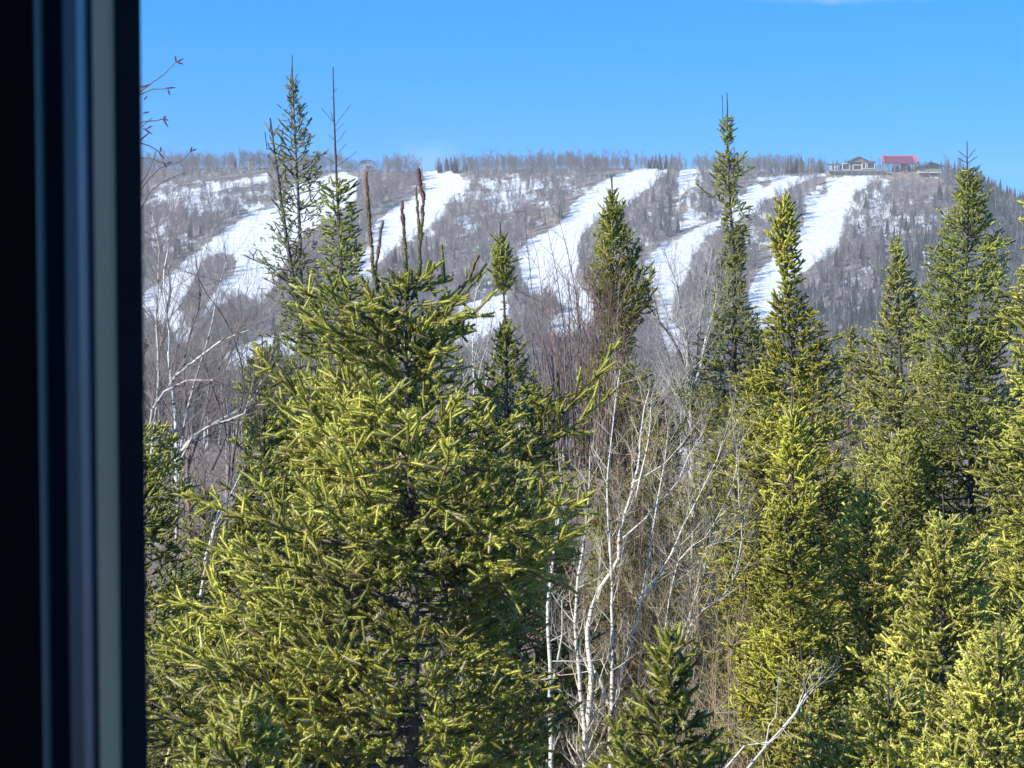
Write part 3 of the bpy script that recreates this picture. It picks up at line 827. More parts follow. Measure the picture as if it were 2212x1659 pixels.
# ---- fill behind: firs 45-90 m away
def far_fir_template(seed, H, W, n, lod='C'):
    """a fir of the wood as vertex arrays, base at the origin"""
    random.seed(seed)
    sh = Shoots(); tk = Seg()
    for i in range(8): tk.add(Vector((0, 0, H * i / 8)), Vector((0, 0, H * (i + 1) / 8)), W * .05 * (1 - i / 8.3), W * .05 * (1 - (i + 1) / 8.3), (0.09, 0.08, 0.07))
    for i in range(n):
        t = (i / n) ** 0.75
        z = H * (1 - t * 0.92)
        w = W * (0.06 + 0.94 * t ** 0.8) * random.uniform(0.65, 1.05)
        a = i * 2.4 + random.uniform(-.3, .3)
        d = Vector((math.cos(a), math.sin(a), 0))
        p0 = Vector((0, 0, z)); p1 = d * w + Vector((0, 0, z - w * 0.15))
        c = mixc((0.045, 0.062, 0.028), (0.11, 0.125, 0.045), random.random())
        m = max(1, int(w / 0.35))
        for j in range(m):
            q = p0 + (p1 - p0) * (j / m)
            sh.add(q, jit(d, .2), w / m * 1.2, 0.10 + 0.03 * H / 10, c * random.uniform(.8, 1.2))
            for sg_ in (-1, 1):
                s_ = Vector((-d[1], d[0], 0)) * sg_
                sh.add(q + (p1 - p0) / m * .4, nrm(d * .7 + s_ * .8 + Vector((0, 0, random.uniform(-.2, .2)))), min(w * .4, .5) * random.uniform(.6, 1.1), 0.09, c * random.uniform(.7, 1.2))
    return tk, sh
FT = []
for i in range(5):
    tk, sh = far_fir_template(40 + i, 11 + i, 1.7 + .2 * i, 90)
    me_c_o = sh.build('crown', 'C'); me_t_o = tk.build('trunk', M_BARK, None, 5)
    FT.append((me_t_o.data, me_c_o.data)); bpy.data.objects.remove(me_c_o); bpy.data.objects.remove(me_t_o)
random.seed(11)
def put_fir(x, y, s, k, label, group):
    r = empty('fir', (x, y, float(ground_z(x, y)) - .1)); tag(r, label, 'fir tree', group)
    r.scale = (s, s, s); r.rotation_euler = (0, 0, random.uniform(0, 6.28))
    t, c = FT[k]
    o = bpy.data.objects.new('trunk', t); COL.objects.link(o); o.parent = r
    o = bpy.data.objects.new('crown', c); COL.objects.link(o); o.parent = r
    return r
for (where, px, row, d) in [('behind the white aspen clump', 645, 455, 48), ('under the pale grey bare poplar', 700, 470, 52), ('behind the foot of the twin-leader spruce', 735, 430, 56), ('between the twin-leader and golden-tinged spruces', 770, 400, 60), ('right of the narrow golden spruce', 830, 405, 55), ('left of the pale ragged-topped spruce', 872, 425, 60), ('right of the pale ragged-topped spruce', 925, 400, 55), ('behind the large pointed spruce on its right side', 985, 400, 50), ('right of the centre spruce crown, low behind the reddish thicket', 560, 470, 50), ('behind the leftmost white aspen stem', 600, 500, 46), ('at the right edge behind the cut-off spruce', 1010, 420, 60), ('behind the right boughs of the centre spruce', 540, 420, 62), ('behind the left boughs of the centre spruce', 330, 430, 50), ('low behind the olive spruce at left', 300, 470, 45), ('hidden deep behind the centre spruce trunk', 440, 450, 48), ('below the bottle-brush spruce', 480, 455, 55), ('beside the window frame behind the white birch', 170, 470, 50), ('behind the low dark spruce at lower left', 230, 500, 60), ('low and near, left of the broad-footed straw-green spruce', 845, 470, 42), ('low behind the leaning white aspen stems', 680, 520, 42), ('between the two straw-green spruces, farther back', 960, 440, 60), ('far back, under the right side of the golden-tinged spruce', 795, 350, 75), ('far back between the pale and the large pointed spruces', 915, 350, 80), ('farthest back, below the tiny thin spruce top', 870, 365, 95)]:
    p = at(px, row, d); gz = float(ground_z(p[0], d)); H = p[2] - gz; k = random.randrange(5)
    put_fir(p[0], d, H / (11 + k), k, 'dim green fir ' + where, 'firs behind the nearest trees')

# ------------------------------------------------------------------ bare trees close by
WHITE = (0.58, 0.56, 0.49); GREYW = (0.40, 0.38, 0.34); RED = (0.19, 0.12, 0.095); DARKT = (0.10, 0.08, 0.075); TAN = (0.36, 0.31, 0.22); PURT = (0.21, 0.175, 0.16)
def bare_tree(name, label, cat, d, stems, base_px, tw=None, tside=(0.3, 0.7), ntw=1.6, depth=1, fan=0.35, tcol=None, dj=0.6, mat=None, group=None, roots=True):
    """stems: list of (points px/row, r0, r1, colour); each starts low; twigs grow off them"""
    gx = at(base_px, 700, d)[0]; gz = float(ground_z(gx, d))
    base = Vector((gx, d, gz))
    root = empty(name, base); tag(root, label, cat, group)
    tr = Seg(); tg = Seg()
    for pts, r0, r1, col in stems:
        off = random.uniform(-dj, dj)
        n = len(pts)
        P = [at(p[0], p[1], d + off * (i / max(1, n - 1)) + (p[2] if len(p) > 2 else 0)) for i, p in enumerate(pts)]
        r0 *= .74; r1 *= .8
        Q = limb(tr, P, r0, r1, col, wob=0.004 + 0.0008 * d / 20, step=0.16)
        tot = len(Q)
        for i in range(1, tot):
            t = i / tot
            k = ntw * (0.4 + t)
            while k > 0:
                if random.random() < k:
                    dd = nrm(nrm(Q[i] - Q[i - 1]) + 0.8 * Vector((random.gauss(0, 1), random.gauss(0, .8), random.gauss(0.2, .6))))
                    c = tcol or col
                    twig(tg, Q[i], dd, random.uniform(*tside), max(0.0035, (r0 + (r1 - r0) * t) * 0.45), c, depth, up=0.35, spread=0.55)
                k -= 1
    tr.build('stems', mat or M_BIRCH, root, 6, base)
    tg.build('twigs', M_TWIG, root, 3, base)
    return root
# white birch at left, its foot hidden low behind the dark spruce
bare_tree('birch', 'white birch with arching pale limbs beside the window frame', 'birch tree', 24.0, [
    ([(172, 620), (176, 540), (180, 462), (192, 437), (210, 426), (243, 414), (251, 395)], .036, .012, GREYW),
    ([(178, 500), (176, 459), (200, 432), (221, 418), (247, 407), (262, 380)], .035, .012, WHITE),
    ([(176, 470), (177, 456), (176, 415), (170, 373), (168, 354), (169, 333), (164, 290), (168, 250)], .032, .008, WHITE),
    ([(178, 460), (180, 451), (188, 410), (198, 376), (210, 337), (216, 300), (226, 262)], .026, .006, GREYW),
    ([(150, 430), (153, 410), (165, 392), (187, 381), (213, 380)], .024, .009, GREYW),
    ([(170, 385), (177, 375), (202, 356), (222, 341), (250, 330)], .026, .008, WHITE),
    ([(212, 470), (226, 436), (222, 415), (210, 381), (200, 350)], .016, .006, DARKT),
    ([(232, 470), (240, 412), (244, 388), (241, 361), (232, 333), (221, 312), (207, 294), (198, 277)], .016, .005, DARKT),
    ([(150, 470), (158, 380), (156, 320), (160, 250), (152, 215)], .024, .006, GREYW),
    ([(200, 600), (214, 530), (223, 510), (232, 490), (243, 470)], .026, .010, WHITE),
    ([(205, 560), (222, 505), (240, 495), (258, 488)], .025, .01, WHITE)],
    178, ntw=2.6, depth=2, tside=(0.35, 0.9), tcol=PURT)
bare_tree('bare_tree', 'bare twiggy tree with reddish-grey branches left of the sparse fir', 'bare tree', 33.0, [
    ([(150, 560), (160, 440), (158, 360), (170, 290), (160, 240)], .05, .008, PURT),
    ([(190, 560), (188, 440), (185, 360), (200, 300), (195, 255)], .05, .008, RED),
    ([(225, 560), (228, 440), (222, 380), (240, 330), (238, 290)], .05, .008, PURT),
    ([(250, 560), (245, 460), (252, 400), (246, 350)], .04, .008, RED),
    ([(170, 520), (200, 430), (222, 360), (250, 310)], .04, .008, PURT)],
    190, ntw=1.7, depth=2, tside=(0.5, 1.2), tcol=PURT, mat=M_TWIG)
# twigs reaching out from behind the frame against the sky
def px_twigs():
    d = 13.0
    root = empty('alder', (at(95, 768, d)[0], d, 0)); base = Vector(root.location)
    tag(root, 'thin budding twigs reaching from behind the window frame into the sky', 'bare tree')
    st = Seg(); tg = Seg(); bd = Seg()
    col = (0.13, 0.11, 0.11)
    limb(st, [base, at(105, 500, d), at(118, 240, d), at(128, 60, d), at(122, -40, d)], .05, .008, DARKT)
    for L_ in ([(124, 112), (141, 91), (153, 82), (163, 75), (176, 62)], [(124, 104), (141, 94), (153, 89), (163, 89), (171, 88)], [(120, 130), (144, 121.5), (157, 120.5), (166, 118)],
               [(120, 148), (141, 143), (150, 146), (158, 151), (163, 157)], [(118, 172), (135, 158), (150, 158), (165, 164)], [(110, 230), (140, 190), (160, 168), (180, 162), (192, 151)],
               [(110, 250), (140, 210), (152, 190), (170, 178), (188, 172)], [(125, 160), (141, 140), (149, 133)], [(115, 205), (140, 185), (154, 158), (156, 150)], [(122, 140), (140, 128), (152, 118)], [(120, 90), (142, 86), (151, 84)]):
        tg = Seg(); limb(tg, [at(x, y, d) for x, y in L_], .0055, .0022, col, step=.05); tg.build('twig', M_TWIG, root, 4, base)
    for a, b in (((176, 62), (175, 56)), ((176, 62), (183, 59)), ((176, 62), (183, 64)), ((166, 88), (175, 87.6)), ((168, 89), (169.5, 95)), ((160, 119), (168, 120)), ((163, 119), (168, 127)), ((163, 118), (166, 116)),
                 ((143, 128), (152, 134)), ((146, 129), (152, 126)), ((158, 151), (164, 159)), ((160, 152), (161, 147)), ((163, 162), (167, 168)), ((165, 164), (172, 162)), ((141, 88), (150, 84)), ((140, 140), (149, 133)), ((144, 100), (147, 96)), ((143, 113), (149, 112)), ((192, 151), (196, 149)), ((190, 152), (192, 147))):
        bd = Seg(); bd.add(at(*a, d), (at(*a, d) + at(*b, d)) / 2, .003, .006, (0.10, 0.06, 0.08)); bd.add((at(*a, d) + at(*b, d)) / 2, at(*b, d), .006, .0025, (0.10, 0.06, 0.08)); bd.build('bud', M_TWIG, root, 5, base)
    st.build('trunk', M_BARK, root, 8, base);
px_twigs()
bare_tree('birch', 'thin white birch saplings just right of the centre spruce crown', 'birch tree', 29.0, [
    ([(478, 460), (474, 400), (473, 360), (472, 320), (476, 290), (488, 268)], .028, .005, WHITE),
    ([(486, 460), (484, 400), (492, 360), (498, 330)], .02, .005, WHITE),
    ([(480, 440), (478, 380), (488, 345), (494, 310)], .018, .005, GREYW),
    ([(466, 440), (464, 380), (460, 340), (466, 300)], .016, .004, GREYW)], 480, ntw=1.6, depth=1, tside=(.3, .8), tcol=GREYW)
# reddish upright shrub
st = []
for i in range(46):
    bx = random.uniform(548, 612); tx = 572 + (bx - 580) * 1.35 + random.gauss(0, 16); ty = random.uniform(275, 350)
    st.append(([(bx, 470), ((bx + tx) / 2 + random.gauss(0, 2), 395), (tx, ty)], random.uniform(.012, .018), .004, RED if random.random() < .6 else PURT))
st += [([(584, 450), (581, 359), (575, 290), (568.6, 259), (560, 223)], .018, .004, DARKT), ([(576, 450), (567, 345), (556, 270), (549, 236)], .015, .004, DARKT),
       ([(560, 450), (545, 350), (531.7, 288), (527, 236), (525, 211)], .015, .004, PURT), ([(570, 450), (552, 340), (541, 290), (536, 250)], .013, .004, PURT), ([(600, 450), (612, 350), (622, 300), (640, 262)], .013, .004, PURT)]
bare_tree('shrub', 'reddish upright willow thicket between the centre spruce and the spearhead spruce', 'shrub', 27.0, st, 580, ntw=0.9, depth=1, tside=(.25, .6), dj=1.0, mat=M_TWIG, tcol=RED)
# aspens with white stems in front
bare_tree('aspen', 'clump of white-stemmed bare aspens in front of the brown thicket, right of the centre spruce', 'aspen tree', 25.0, [
    ([(612, 830), (610, 708), (612, 640), (612, 560), (609, 524), (606.6, 484), (609, 454), (615, 402), (620, 370)], .040, .006, WHITE),
    ([(588, 830), (589, 715), (592, 678), (588, 630), (600, 590), (619, 559), (620, 536), (630, 497), (637, 467), (642, 424), (649, 391)], .066, .007, WHITE),
    ([(585, 830), (585, 723), (581, 692), (578, 657), (575, 623), (576, 589), (582, 559), (588, 500), (590, 455)], .052, .008, WHITE),
    ([(608, 704), (600, 680), (594, 670), (588, 648)], .026, .018, WHITE),
    ([(623, 538), (645, 518), (678, 481), (689, 456), (702, 434)], .016, .005, WHITE),
    ([(631, 484), (664, 464), (683, 443)], .013, .005, WHITE),
    ([(622, 830), (617, 692), (627, 657), (638, 623), (644, 589), (650, 550), (654, 522), (658, 497), (665, 463), (668, 430)], .040, .005, WHITE),
    ([(638, 604), (659, 575), (671, 555), (683, 527), (700, 495), (716, 459), (722, 443)], .022, .005, WHITE),
    ([(636, 497), (645, 455), (650, 425), (652, 395)], .016, .004, WHITE)], 600, ntw=1.5, depth=2, tside=(.2, .6), tcol=(0.5, 0.46, 0.37))
bare_tree('aspen', 'leaning white aspen stems forking widely over the brown thicket', 'aspen tree', 26.0, [
    ([(668, 800), (679, 651), (687, 623), (701, 582), (707, 562), (688, 569), (668, 575)], .030, .006, WHITE),
    ([(672, 720), (690, 625), (714, 603), (732, 580), (742, 540), (739, 500), (736, 463)], .024, .005, WHITE),
    ([(660, 800), (664, 640), (678, 560), (705, 538), (721, 511), (732, 488), (737, 463), (733, 430)], .022, .005, WHITE),
    ([(690, 620), (706, 548), (722, 541), (745, 525)], .014, .004, WHITE)], 668, ntw=1.8, depth=2, tside=(.25, .7), tcol=(0.5, 0.46, 0.37))
bare_tree('aspen', 'single white spotted trunk standing left of the white aspen clump', 'aspen tree', 24.5, [
    ([(551, 850), (552, 763), (552, 716), (551, 678), (548, 623), (552, 570), (560, 500)], .05, .016, WHITE),
    ([(551, 690), (560, 650), (562, 600)], .024, .01, WHITE)], 551, ntw=1.0, depth=1, tside=(.2, .6), tcol=GREYW)
bare_tree('poplar', 'pale grey bare poplar between the spearhead spruce and the twin-leader spruce', 'bare tree', 38.0, [
    ([(694, 600), (692, 445), (691, 415), (688, 374), (686, 331), (679, 304), (678, 287), (670, 267), (664, 250)], .085, .010, GREYW),
    ([(691, 400), (698, 358), (701, 318), (708, 277), (712, 250)], .05, .008, GREYW),
    ([(690, 390), (700, 370), (704, 345), (716, 300)], .05, .012, WHITE),
    ([(688, 370), (672, 338), (660, 322), (655, 300)], .04, .010, DARKT),
    ([(684, 330), (668, 318), (660, 295), (652, 270)], .03, .008, GREYW),
    ([(690, 420), (676, 390), (668, 360), (662, 340)], .03, .01, GREYW)], 692, ntw=2.4, depth=2, tside=(.4, 1.1), tcol=GREYW)
bare_tree('aspen', 'white bare branch leaning up to the right from the bottom edge', 'aspen tree', 15.5, [
    ([(725, 810), (749, 768), (766, 746), (783, 728), (798, 709), (813, 690)], .018, .007, GREYW),
    ([(783, 728), (795, 712), (806, 694)], .014, .007, WHITE), ([(720, 775), (745, 745), (770, 742)], .012, .005, WHITE),
    ([(766, 746), (770, 726), (776, 716)], .01, .004, WHITE)], 720, ntw=1.0, depth=1, tside=(.15, .5))

# ---- brown thicket shrubs behind them
def shrub(label, px, row_top, d, wpx, n, cols, seed, depth=2, group=None):
    random.seed(seed)
    x = (px - 512) * K * d; gz = float(ground_z(x, d)); base = Vector((x, d, gz))
    H = at(px, row_top, d)[2] - gz; w = wpx * K * d
    root = empty('shrub', base); tag(root, label, 'shrub', group)
    tg = Seg()
    for i in range(n):
        a = random.uniform(0, 2 * PI); r = math.sqrt(random.random())
        p0 = base + Vector((math.cos(a) * r * w * .35, math.sin(a) * r * w * .35, 0))
        h = H * random.uniform(0.55, 1.0); p1 = base + Vector((math.cos(a) * r * w, math.sin(a) * r * w, h))
        c = random.choice(cols)
        Q = limb(tg, [p0, (p0 + p1) / 2 + Vector((random.gauss(0, .1), random.gauss(0, .1), H * .08)), p1], .015 + .0008 * H, .004, c, wob=.02, step=.3)
        for i in range(len(Q) // 3, len(Q)):
            for _ in range(2):
                dd = nrm(nrm(Q[i] - Q[i - 1]) + .9 * Vector((random.gauss(0, 1), random.gauss(0, 1), random.gauss(.1, .7))))
                twig(tg, Q[i], dd, random.uniform(.3, .9), .006, c, depth - 1, up=.2, spread=.7, nside=3)
    tg.build('twigs', M_TWIG, root, 3, base)
OLB = (0.30, 0.26, 0.13); BRN = (0.30, 0.22, 0.15); GB = (0.26, 0.24, 0.19)
shrub('brown thicket behind the white aspen clump', 640, 395, 31, 46, 34, [BRN, OLB, RED], 1)
shrub('olive-brown twiggy thicket under the pale grey poplar', 705, 440, 29, 44, 34, [OLB, OLB, BRN], 2)
shrub('dull brown thicket below the leaning white aspen stems', 690, 560, 25, 46, 30, [OLB, BRN, TAN], 3)
shrub('tan thicket at the bottom beside the white leaning branch', 745, 640, 24, 50, 30, [TAN, BRN, OLB], 4)
shrub('reddish brown thicket behind the single white spotted trunk', 560, 450, 30, 40, 26, [RED, BRN, PURT], 5)
shrub('grey-brown brush at the left below the birch', 205, 430, 34, 50, 34, [PURT, BRN, GB], 6)
shrub('grey brush low at the left edge by the window frame', 165, 560, 30, 40, 26, [GB, BRN], 7)
shrub('purple-grey brush behind the thin birch saplings', 470, 350, 42, 40, 26, [PURT, GB], 8)
shrub('grey brush in the gap below the tiny thin spruce', 845, 370, 46, 36, 24, [GB, BRN], 9)
shrub('grey brush in the gap right of the pale green spruce', 935, 340, 50, 40, 24, [GB, PURT], 10)
random.seed(21)

# ------------------------------------------------------------------ far woods
def far_bare_template(seed, H):
    random.seed(seed)
    sg = Seg(); bl = []
    cT = (0.40, 0.38, 0.36); cB = (0.14, 0.13, 0.125)
    p = Vector((0, 0, 0)); n = 6; ax = [p]
    d = Vector((0, 0, 1))
    for i in range(n):
        q = p + nrm(d + Vector((random.gauss(0, .05), random.gauss(0, .05), 0))) * H * .8 / n
        sg.add(p, q, H * .013 * (1 - i / 7), H * .013 * (1 - (i + 1) / 7), cT); p = q; ax.append(p)
    for i in range(2, n + 1):
        for _ in range(4):
            a = random.uniform(0, 2 * PI)
            dd = nrm(Vector((math.cos(a) * .55, math.sin(a) * .55, 1.0)))
            L = H * random.uniform(.14, .30)
            e = ax[i] + dd * L
            sg.add(ax[i], e, H * .0042, H * .0022, cB)
            for _ in range(11):
                a2 = random.uniform(0, 2 * PI)
                d2 = nrm(dd + Vector((math.cos(a2) * .7, math.sin(a2) * .7, random.uniform(-.1, .5))))
                s_ = ax[i] + dd * L * random.uniform(.3, 1)
                wv = Vector((G(0, 1), G(0, 1), G(0, .3))).normalized() * H * .0026
                bl.append((s_ - wv, s_ + wv, s_ + d2 * L * random.uniform(.4, .8)))
    V, F, C = sg.arrays(3)
    F = np.concatenate([F[:, [0, 1, 2]], F[:, [0, 2, 3]]])
    B_ = np.array(bl, float).reshape(-1, 3)
    F = np.concatenate([F, np.arange(len(B_)).reshape(-1, 3) + len(V)])
    return np.concatenate([V, B_]), F, np.concatenate([C, np.tile(np.array([cB]), (len(B_), 1))])
def far_spruce_template(seed, H, W):
    r = np.random.default_rng(seed)
    V = []; F = []; C = []
    def tri(a, b, c, col):
        k = len(V); V.extend([a, b, c]); F.append((k, k + 1, k + 2)); C.extend([col] * 3)
    n = 150
    for i in range(n):
        t = ((i + .5) / n) ** .8; z = H * (1 - .93 * t); w = W * (0.05 + .95 * t) * r.uniform(.6, 1.1); a = i * 2.4 + r.uniform(-.3, .3)
        o = np.array([math.cos(a), math.sin(a), 0]); s = np.array([-math.sin(a), math.cos(a), 0])
        c = np.array((.045, .065, .042)) * r.uniform(.6, 1.6)
        hh = H * .035
        tri(np.array([0, 0, z + hh]) , o * w + s * w * .3 + np.array([0, 0, z - w * .15]), o * w * .95 - s * w * .3 + np.array([0, 0, z - w * .2]), c)
        tri(np.array([0, 0, z + hh]), o * w * .8 + np.array([0, 0, z + hh]), o * w + np.array([0, 0, z - hh * 1.2]), c * .9)
    for j in range(3):
        a = j * 2.1; tri(np.array([.12 * math.cos(a), .12 * math.sin(a), 0]), np.array([.12 * math.cos(a + 2.1), .12 * math.sin(a + 2.1), 0]), np.array([0, 0, H]), np.array((.1, .09, .08)))
    return np.array(V), np.array(F), np.array(C)
BT = [far_bare_template(60 + i, 10.0) for i in range(6)]
STp = [far_spruce_template(80 + i, 10.0, 1.7 + .25 * (i % 3)) for i in range(5)]
rng = np.random.default_rng(99)
def merged(templates, pts, scales, tintf, name, mat, nvar):
    Vs = []; Fs = []; Cs = []; off = 0
    which = rng.integers(0, nvar, len(pts))
    yaw = rng.uniform(0, 2 * PI, len(pts))
    for w in range(nvar):
        i = np.where(which == w)[0]
        if not len(i): continue
        tv, tf, tc = templates[w]
        c, s = np.cos(yaw[i])[:, None], np.sin(yaw[i])[:, None]; sc = scales[i][:, None]
        X = (tv[None, :, 0] * c - tv[None, :, 1] * s) * sc + pts[i, 0:1]
        Y = (tv[None, :, 0] * s + tv[None, :, 1] * c) * sc + pts[i, 1:2]
        Z = tv[None, :, 2] * sc * (1 if True else 1) + pts[i, 2:3]
        Vs.append(np.stack([X, Y, Z], -1).reshape(-1, 3))
        Fs.append((tf[None] + (np.arange(len(i)) * len(tv))[:, None, None] + off).reshape(-1, tf.shape[1]))
        Cs.append((tc[None] * tintf[i][:, None, :]).reshape(-1, 3)); off += len(i) * len(tv)
    return obj(name, make_mesh(name, np.concatenate(Vs), np.concatenate(Fs), np.concatenate(Cs)), mat)

# scatter on the hill by measured density
def scatter_hill(n):
    px = rng.uniform(-90, 1110, n); row = 168 + (450 - 168) * rng.random(n) ** 1.15
    P, ok = raycast(px, row, 880)
    return P[ok], np.stack([px[ok], row[ok]], 1)
P, Q = scatter_hill(20600)
sd = run_dist(P)
Qo = Q / S
keep = (sd < -1.0 + rng.normal(0, 1.0, len(P))) & (run_dist(P + np.array([0, 0, 6.5])) < 0.5)
# thin near isolated snow, dense on the lilac slopes
sn = blobs(Qo, SNOWY); br = blobs(Qo, BROWN)
dens = np.clip(1.0 - 0.42 * sn - 0.25 * br, 0.12, 1)
keep &= rng.random(len(P)) < dens
# keep the lodge terrace clear
DOME = [(766,335),(826,335),(826,368),(766,368)]
LODGE = [(1770,300),(2040,300),(2040,395),(1900,392),(1770,392)]
pxh, rwh = project(P + np.array([0, 0, 8.5])); keep &= (sdist(Qo, LODGE) < 0) & (((sdist(np.stack([pxh, rwh], 1) / S, LODGE) < 0) & (sdist(np.stack([pxh, rwh + 3], 1) / S, DOME) < 0)) | (rng.random(len(P)) < .25))
P, Q, Qo = P[keep], Q[keep], Qo[keep]
# crest band
nb = 2900
xs = rng.uniform(-480, 430, nb); ys = YT - 8 + rng.uniform(0, 1, nb) ** 1.3 * 70
Pc = np.stack([xs, ys, ground_z(xs, ys)], 1)
pc, rc = project(Pc); po = pc / S
skyline = ((po > 868) & (po < 940)) | ((po > 1774) & (po < 2040) & (ys < 1413)) | ((po > 740) & (po < 826) & (ys < 1420)) | ((po > 1466) & (po < 1498) & (ys < 1412))
Pc = Pc[~skyline]; po_c = po[~skyline]
hs = 0.85 + 0.3 * vnoise(Pc[:, 0] / 40, Pc[:, 1] * 0, 12)
# conifers by region
def con_prob(Qo):
    c = blobs(Qo, [(1980,560,110,70,.8),(1900,710,210,100,1.1),(2080,620,110,130,1.1),(2130,470,60,110,1.2),(2180,560,60,160,1.2),(1060,640,60,60,.6),(1440,450,30,80,.5),(1000,560,60,50,.3),(860,590,60,40,.5),(1330,620,60,60,.3),(1500,620,60,80,.35),(1750,680,80,80,.6),(600,720,60,60,.4),(400,540,40,30,.5),(1375,400,25,25,.6)])
    return np.maximum(c * .8, 0.008)
isC = rng.random(len(P)) < con_prob(Qo)
PB, PC = P[~isC], P[isC]
crestC = ((po_c > 940) & (po_c < 1010) & (rng.random(len(po_c)) < .35)) | ((po_c > 1400) & (po_c < 1500) & (rng.random(len(po_c)) < .25)) | ((po_c > 1700) & (rng.random(len(po_c)) < .5)) | ((po_c > 2020) & (rng.random(len(po_c)) < .85)) | (rng.random(len(po_c)) < .015)
PB = np.concatenate([PB, Pc[~crestC]]); PC = np.concatenate([PC, Pc[crestC]])
sB = rng.uniform(0.7, 1.15, len(PB)); sB[-int((~crestC).sum()):] *= hs[~crestC] * 1.12
sC = rng.uniform(0.5, 1.1, len(PC))
def tints(n, a, sp=.16):
    t = np.array(a)[None] * (1 + rng.normal(0, sp, (n, 1))); return np.clip(t, .05, 3) * (1 + rng.normal(0, .03, (n, 3)))
# valley wood between us and the hill
nv = 1750
yv = 110 + (940 - 110) * rng.random(nv) ** 0.8; uv = rng.uniform(-.34, .27, nv); xv = uv * yv
PV = np.stack([xv, yv, ground_z(xv, yv)], 1)
vC = rng.random(nv) < .3
# the largest-looking ones become trees of their own
def size_rank(P, s): return s / P[:, 1]
sB[:-int((~crestC).sum())] *= 1.15
allB = np.concatenate([PB, PV[~vC]]); allsB = np.concatenate([sB, rng.uniform(.6, 1.0, (~vC).sum())])
allC = np.concatenate([PC, PV[vC]]); allsC = np.concatenate([sC, rng.uniform(.5, 1.0, vC.sum())])
def split(P, s, n):
    pr, rr = project(P)
    infr = (pr > 150) & (pr < 1020) & (rr < 560)
    key = np.where(infr, s / P[:, 1], 0); idx = np.argsort(-key)
    return idx[:n], idx[n:]
iB, rB = split(allB, allsB, 260)
iC, rC = split(allC, allsC, 230)
merged(BT, allB[rB] - np.array([0, 0, .2]), allsB[rB], tints(len(rB), (1, 1, 1)), 'bare_woodland', M_FAR, 6)
tag(bpy.data.objects['bare_woodland'], 'grey-lilac leafless wood covering the far ski hill between the runs', 'woodland', kind='stuff')
merged(STp, allC[rC] - np.array([0, 0, .2]), allsC[rC], tints(len(rC), (1, 1, 1), .2), 'conifer_woodland', M_FAR, 5)
tag(bpy.data.objects['conifer_woodland'], 'dark conifers scattered through the wood on the far ski hill', 'woodland', kind='stuff')
BM = [make_mesh('bare_tree', v, f, c) for v, f, c in BT]; [m.materials.append(M_FAR) for m in BM]
CM = [make_mesh('spruce', v, f, c) for v, f, c in STp]; [m.materials.append(M_FAR) for m in CM]
for idx, P_, s_, meshes, nm, lab, cat, grp in ((iB, allB, allsB, BM, 'bare_tree', 'small grey leafless tree on the slope beyond the near trees', 'bare tree', 'leafless trees on the far slope'),
                                     (iC, allC, allsC, CM, 'spruce', 'small dark spruce on the slope beyond the near trees', 'spruce tree', 'small dark spruces on the far slope')):
    for i in idx:
        o = bpy.data.objects.new(nm, meshes[rng.integers(0, len(meshes))]); COL.objects.link(o)
        o.location = [float(v) for v in P_[i] - np.array([0, 0, .2])]; s = float(s_[i]); o.scale = (s, s, s); o.rotation_euler = (0, 0, float(rng.uniform(0, 6.28)))
        tag(o, lab, cat, grp)

# near undergrowth: low brush over the ground between the trees
def undergrowth():
    random.seed(5)
    sg = Seg()
    for i in range(5200):
        y = 26 + 110 * random.random() ** 1.2; x = random.uniform(-.30, .30) * y
        p = Vector((x, y, float(ground_z(x, y))))
        h = random.uniform(.4, 1.5); c = random.choice([OLB, BRN, GB, PURT, TAN])
        for k in range(3):
            d = nrm(Vector((random.gauss(0, .35), random.gauss(0, .35), 1)))
            m = p + d * h * .5; d2 = jit(d, .3); e = m + d2 * h * .5
            sg.add(p, m, .008, .006, c); sg.add(m, e, .006, .003, c)
            for q in range(4):
                d3 = jit(d2, .6); sg.add(m + (e - m) * random.random(), m + (e - m) * random.random() + d3 * .35, .004, .002, c)
    V, F, C = sg.arrays(3)
    o = obj('undergrowth', make_mesh('undergrowth', V, F, C), M_TWIG); tag(o, 'low brown brush and dead stems covering the ground between the trees', 'undergrowth', kind='stuff')
undergrowth()

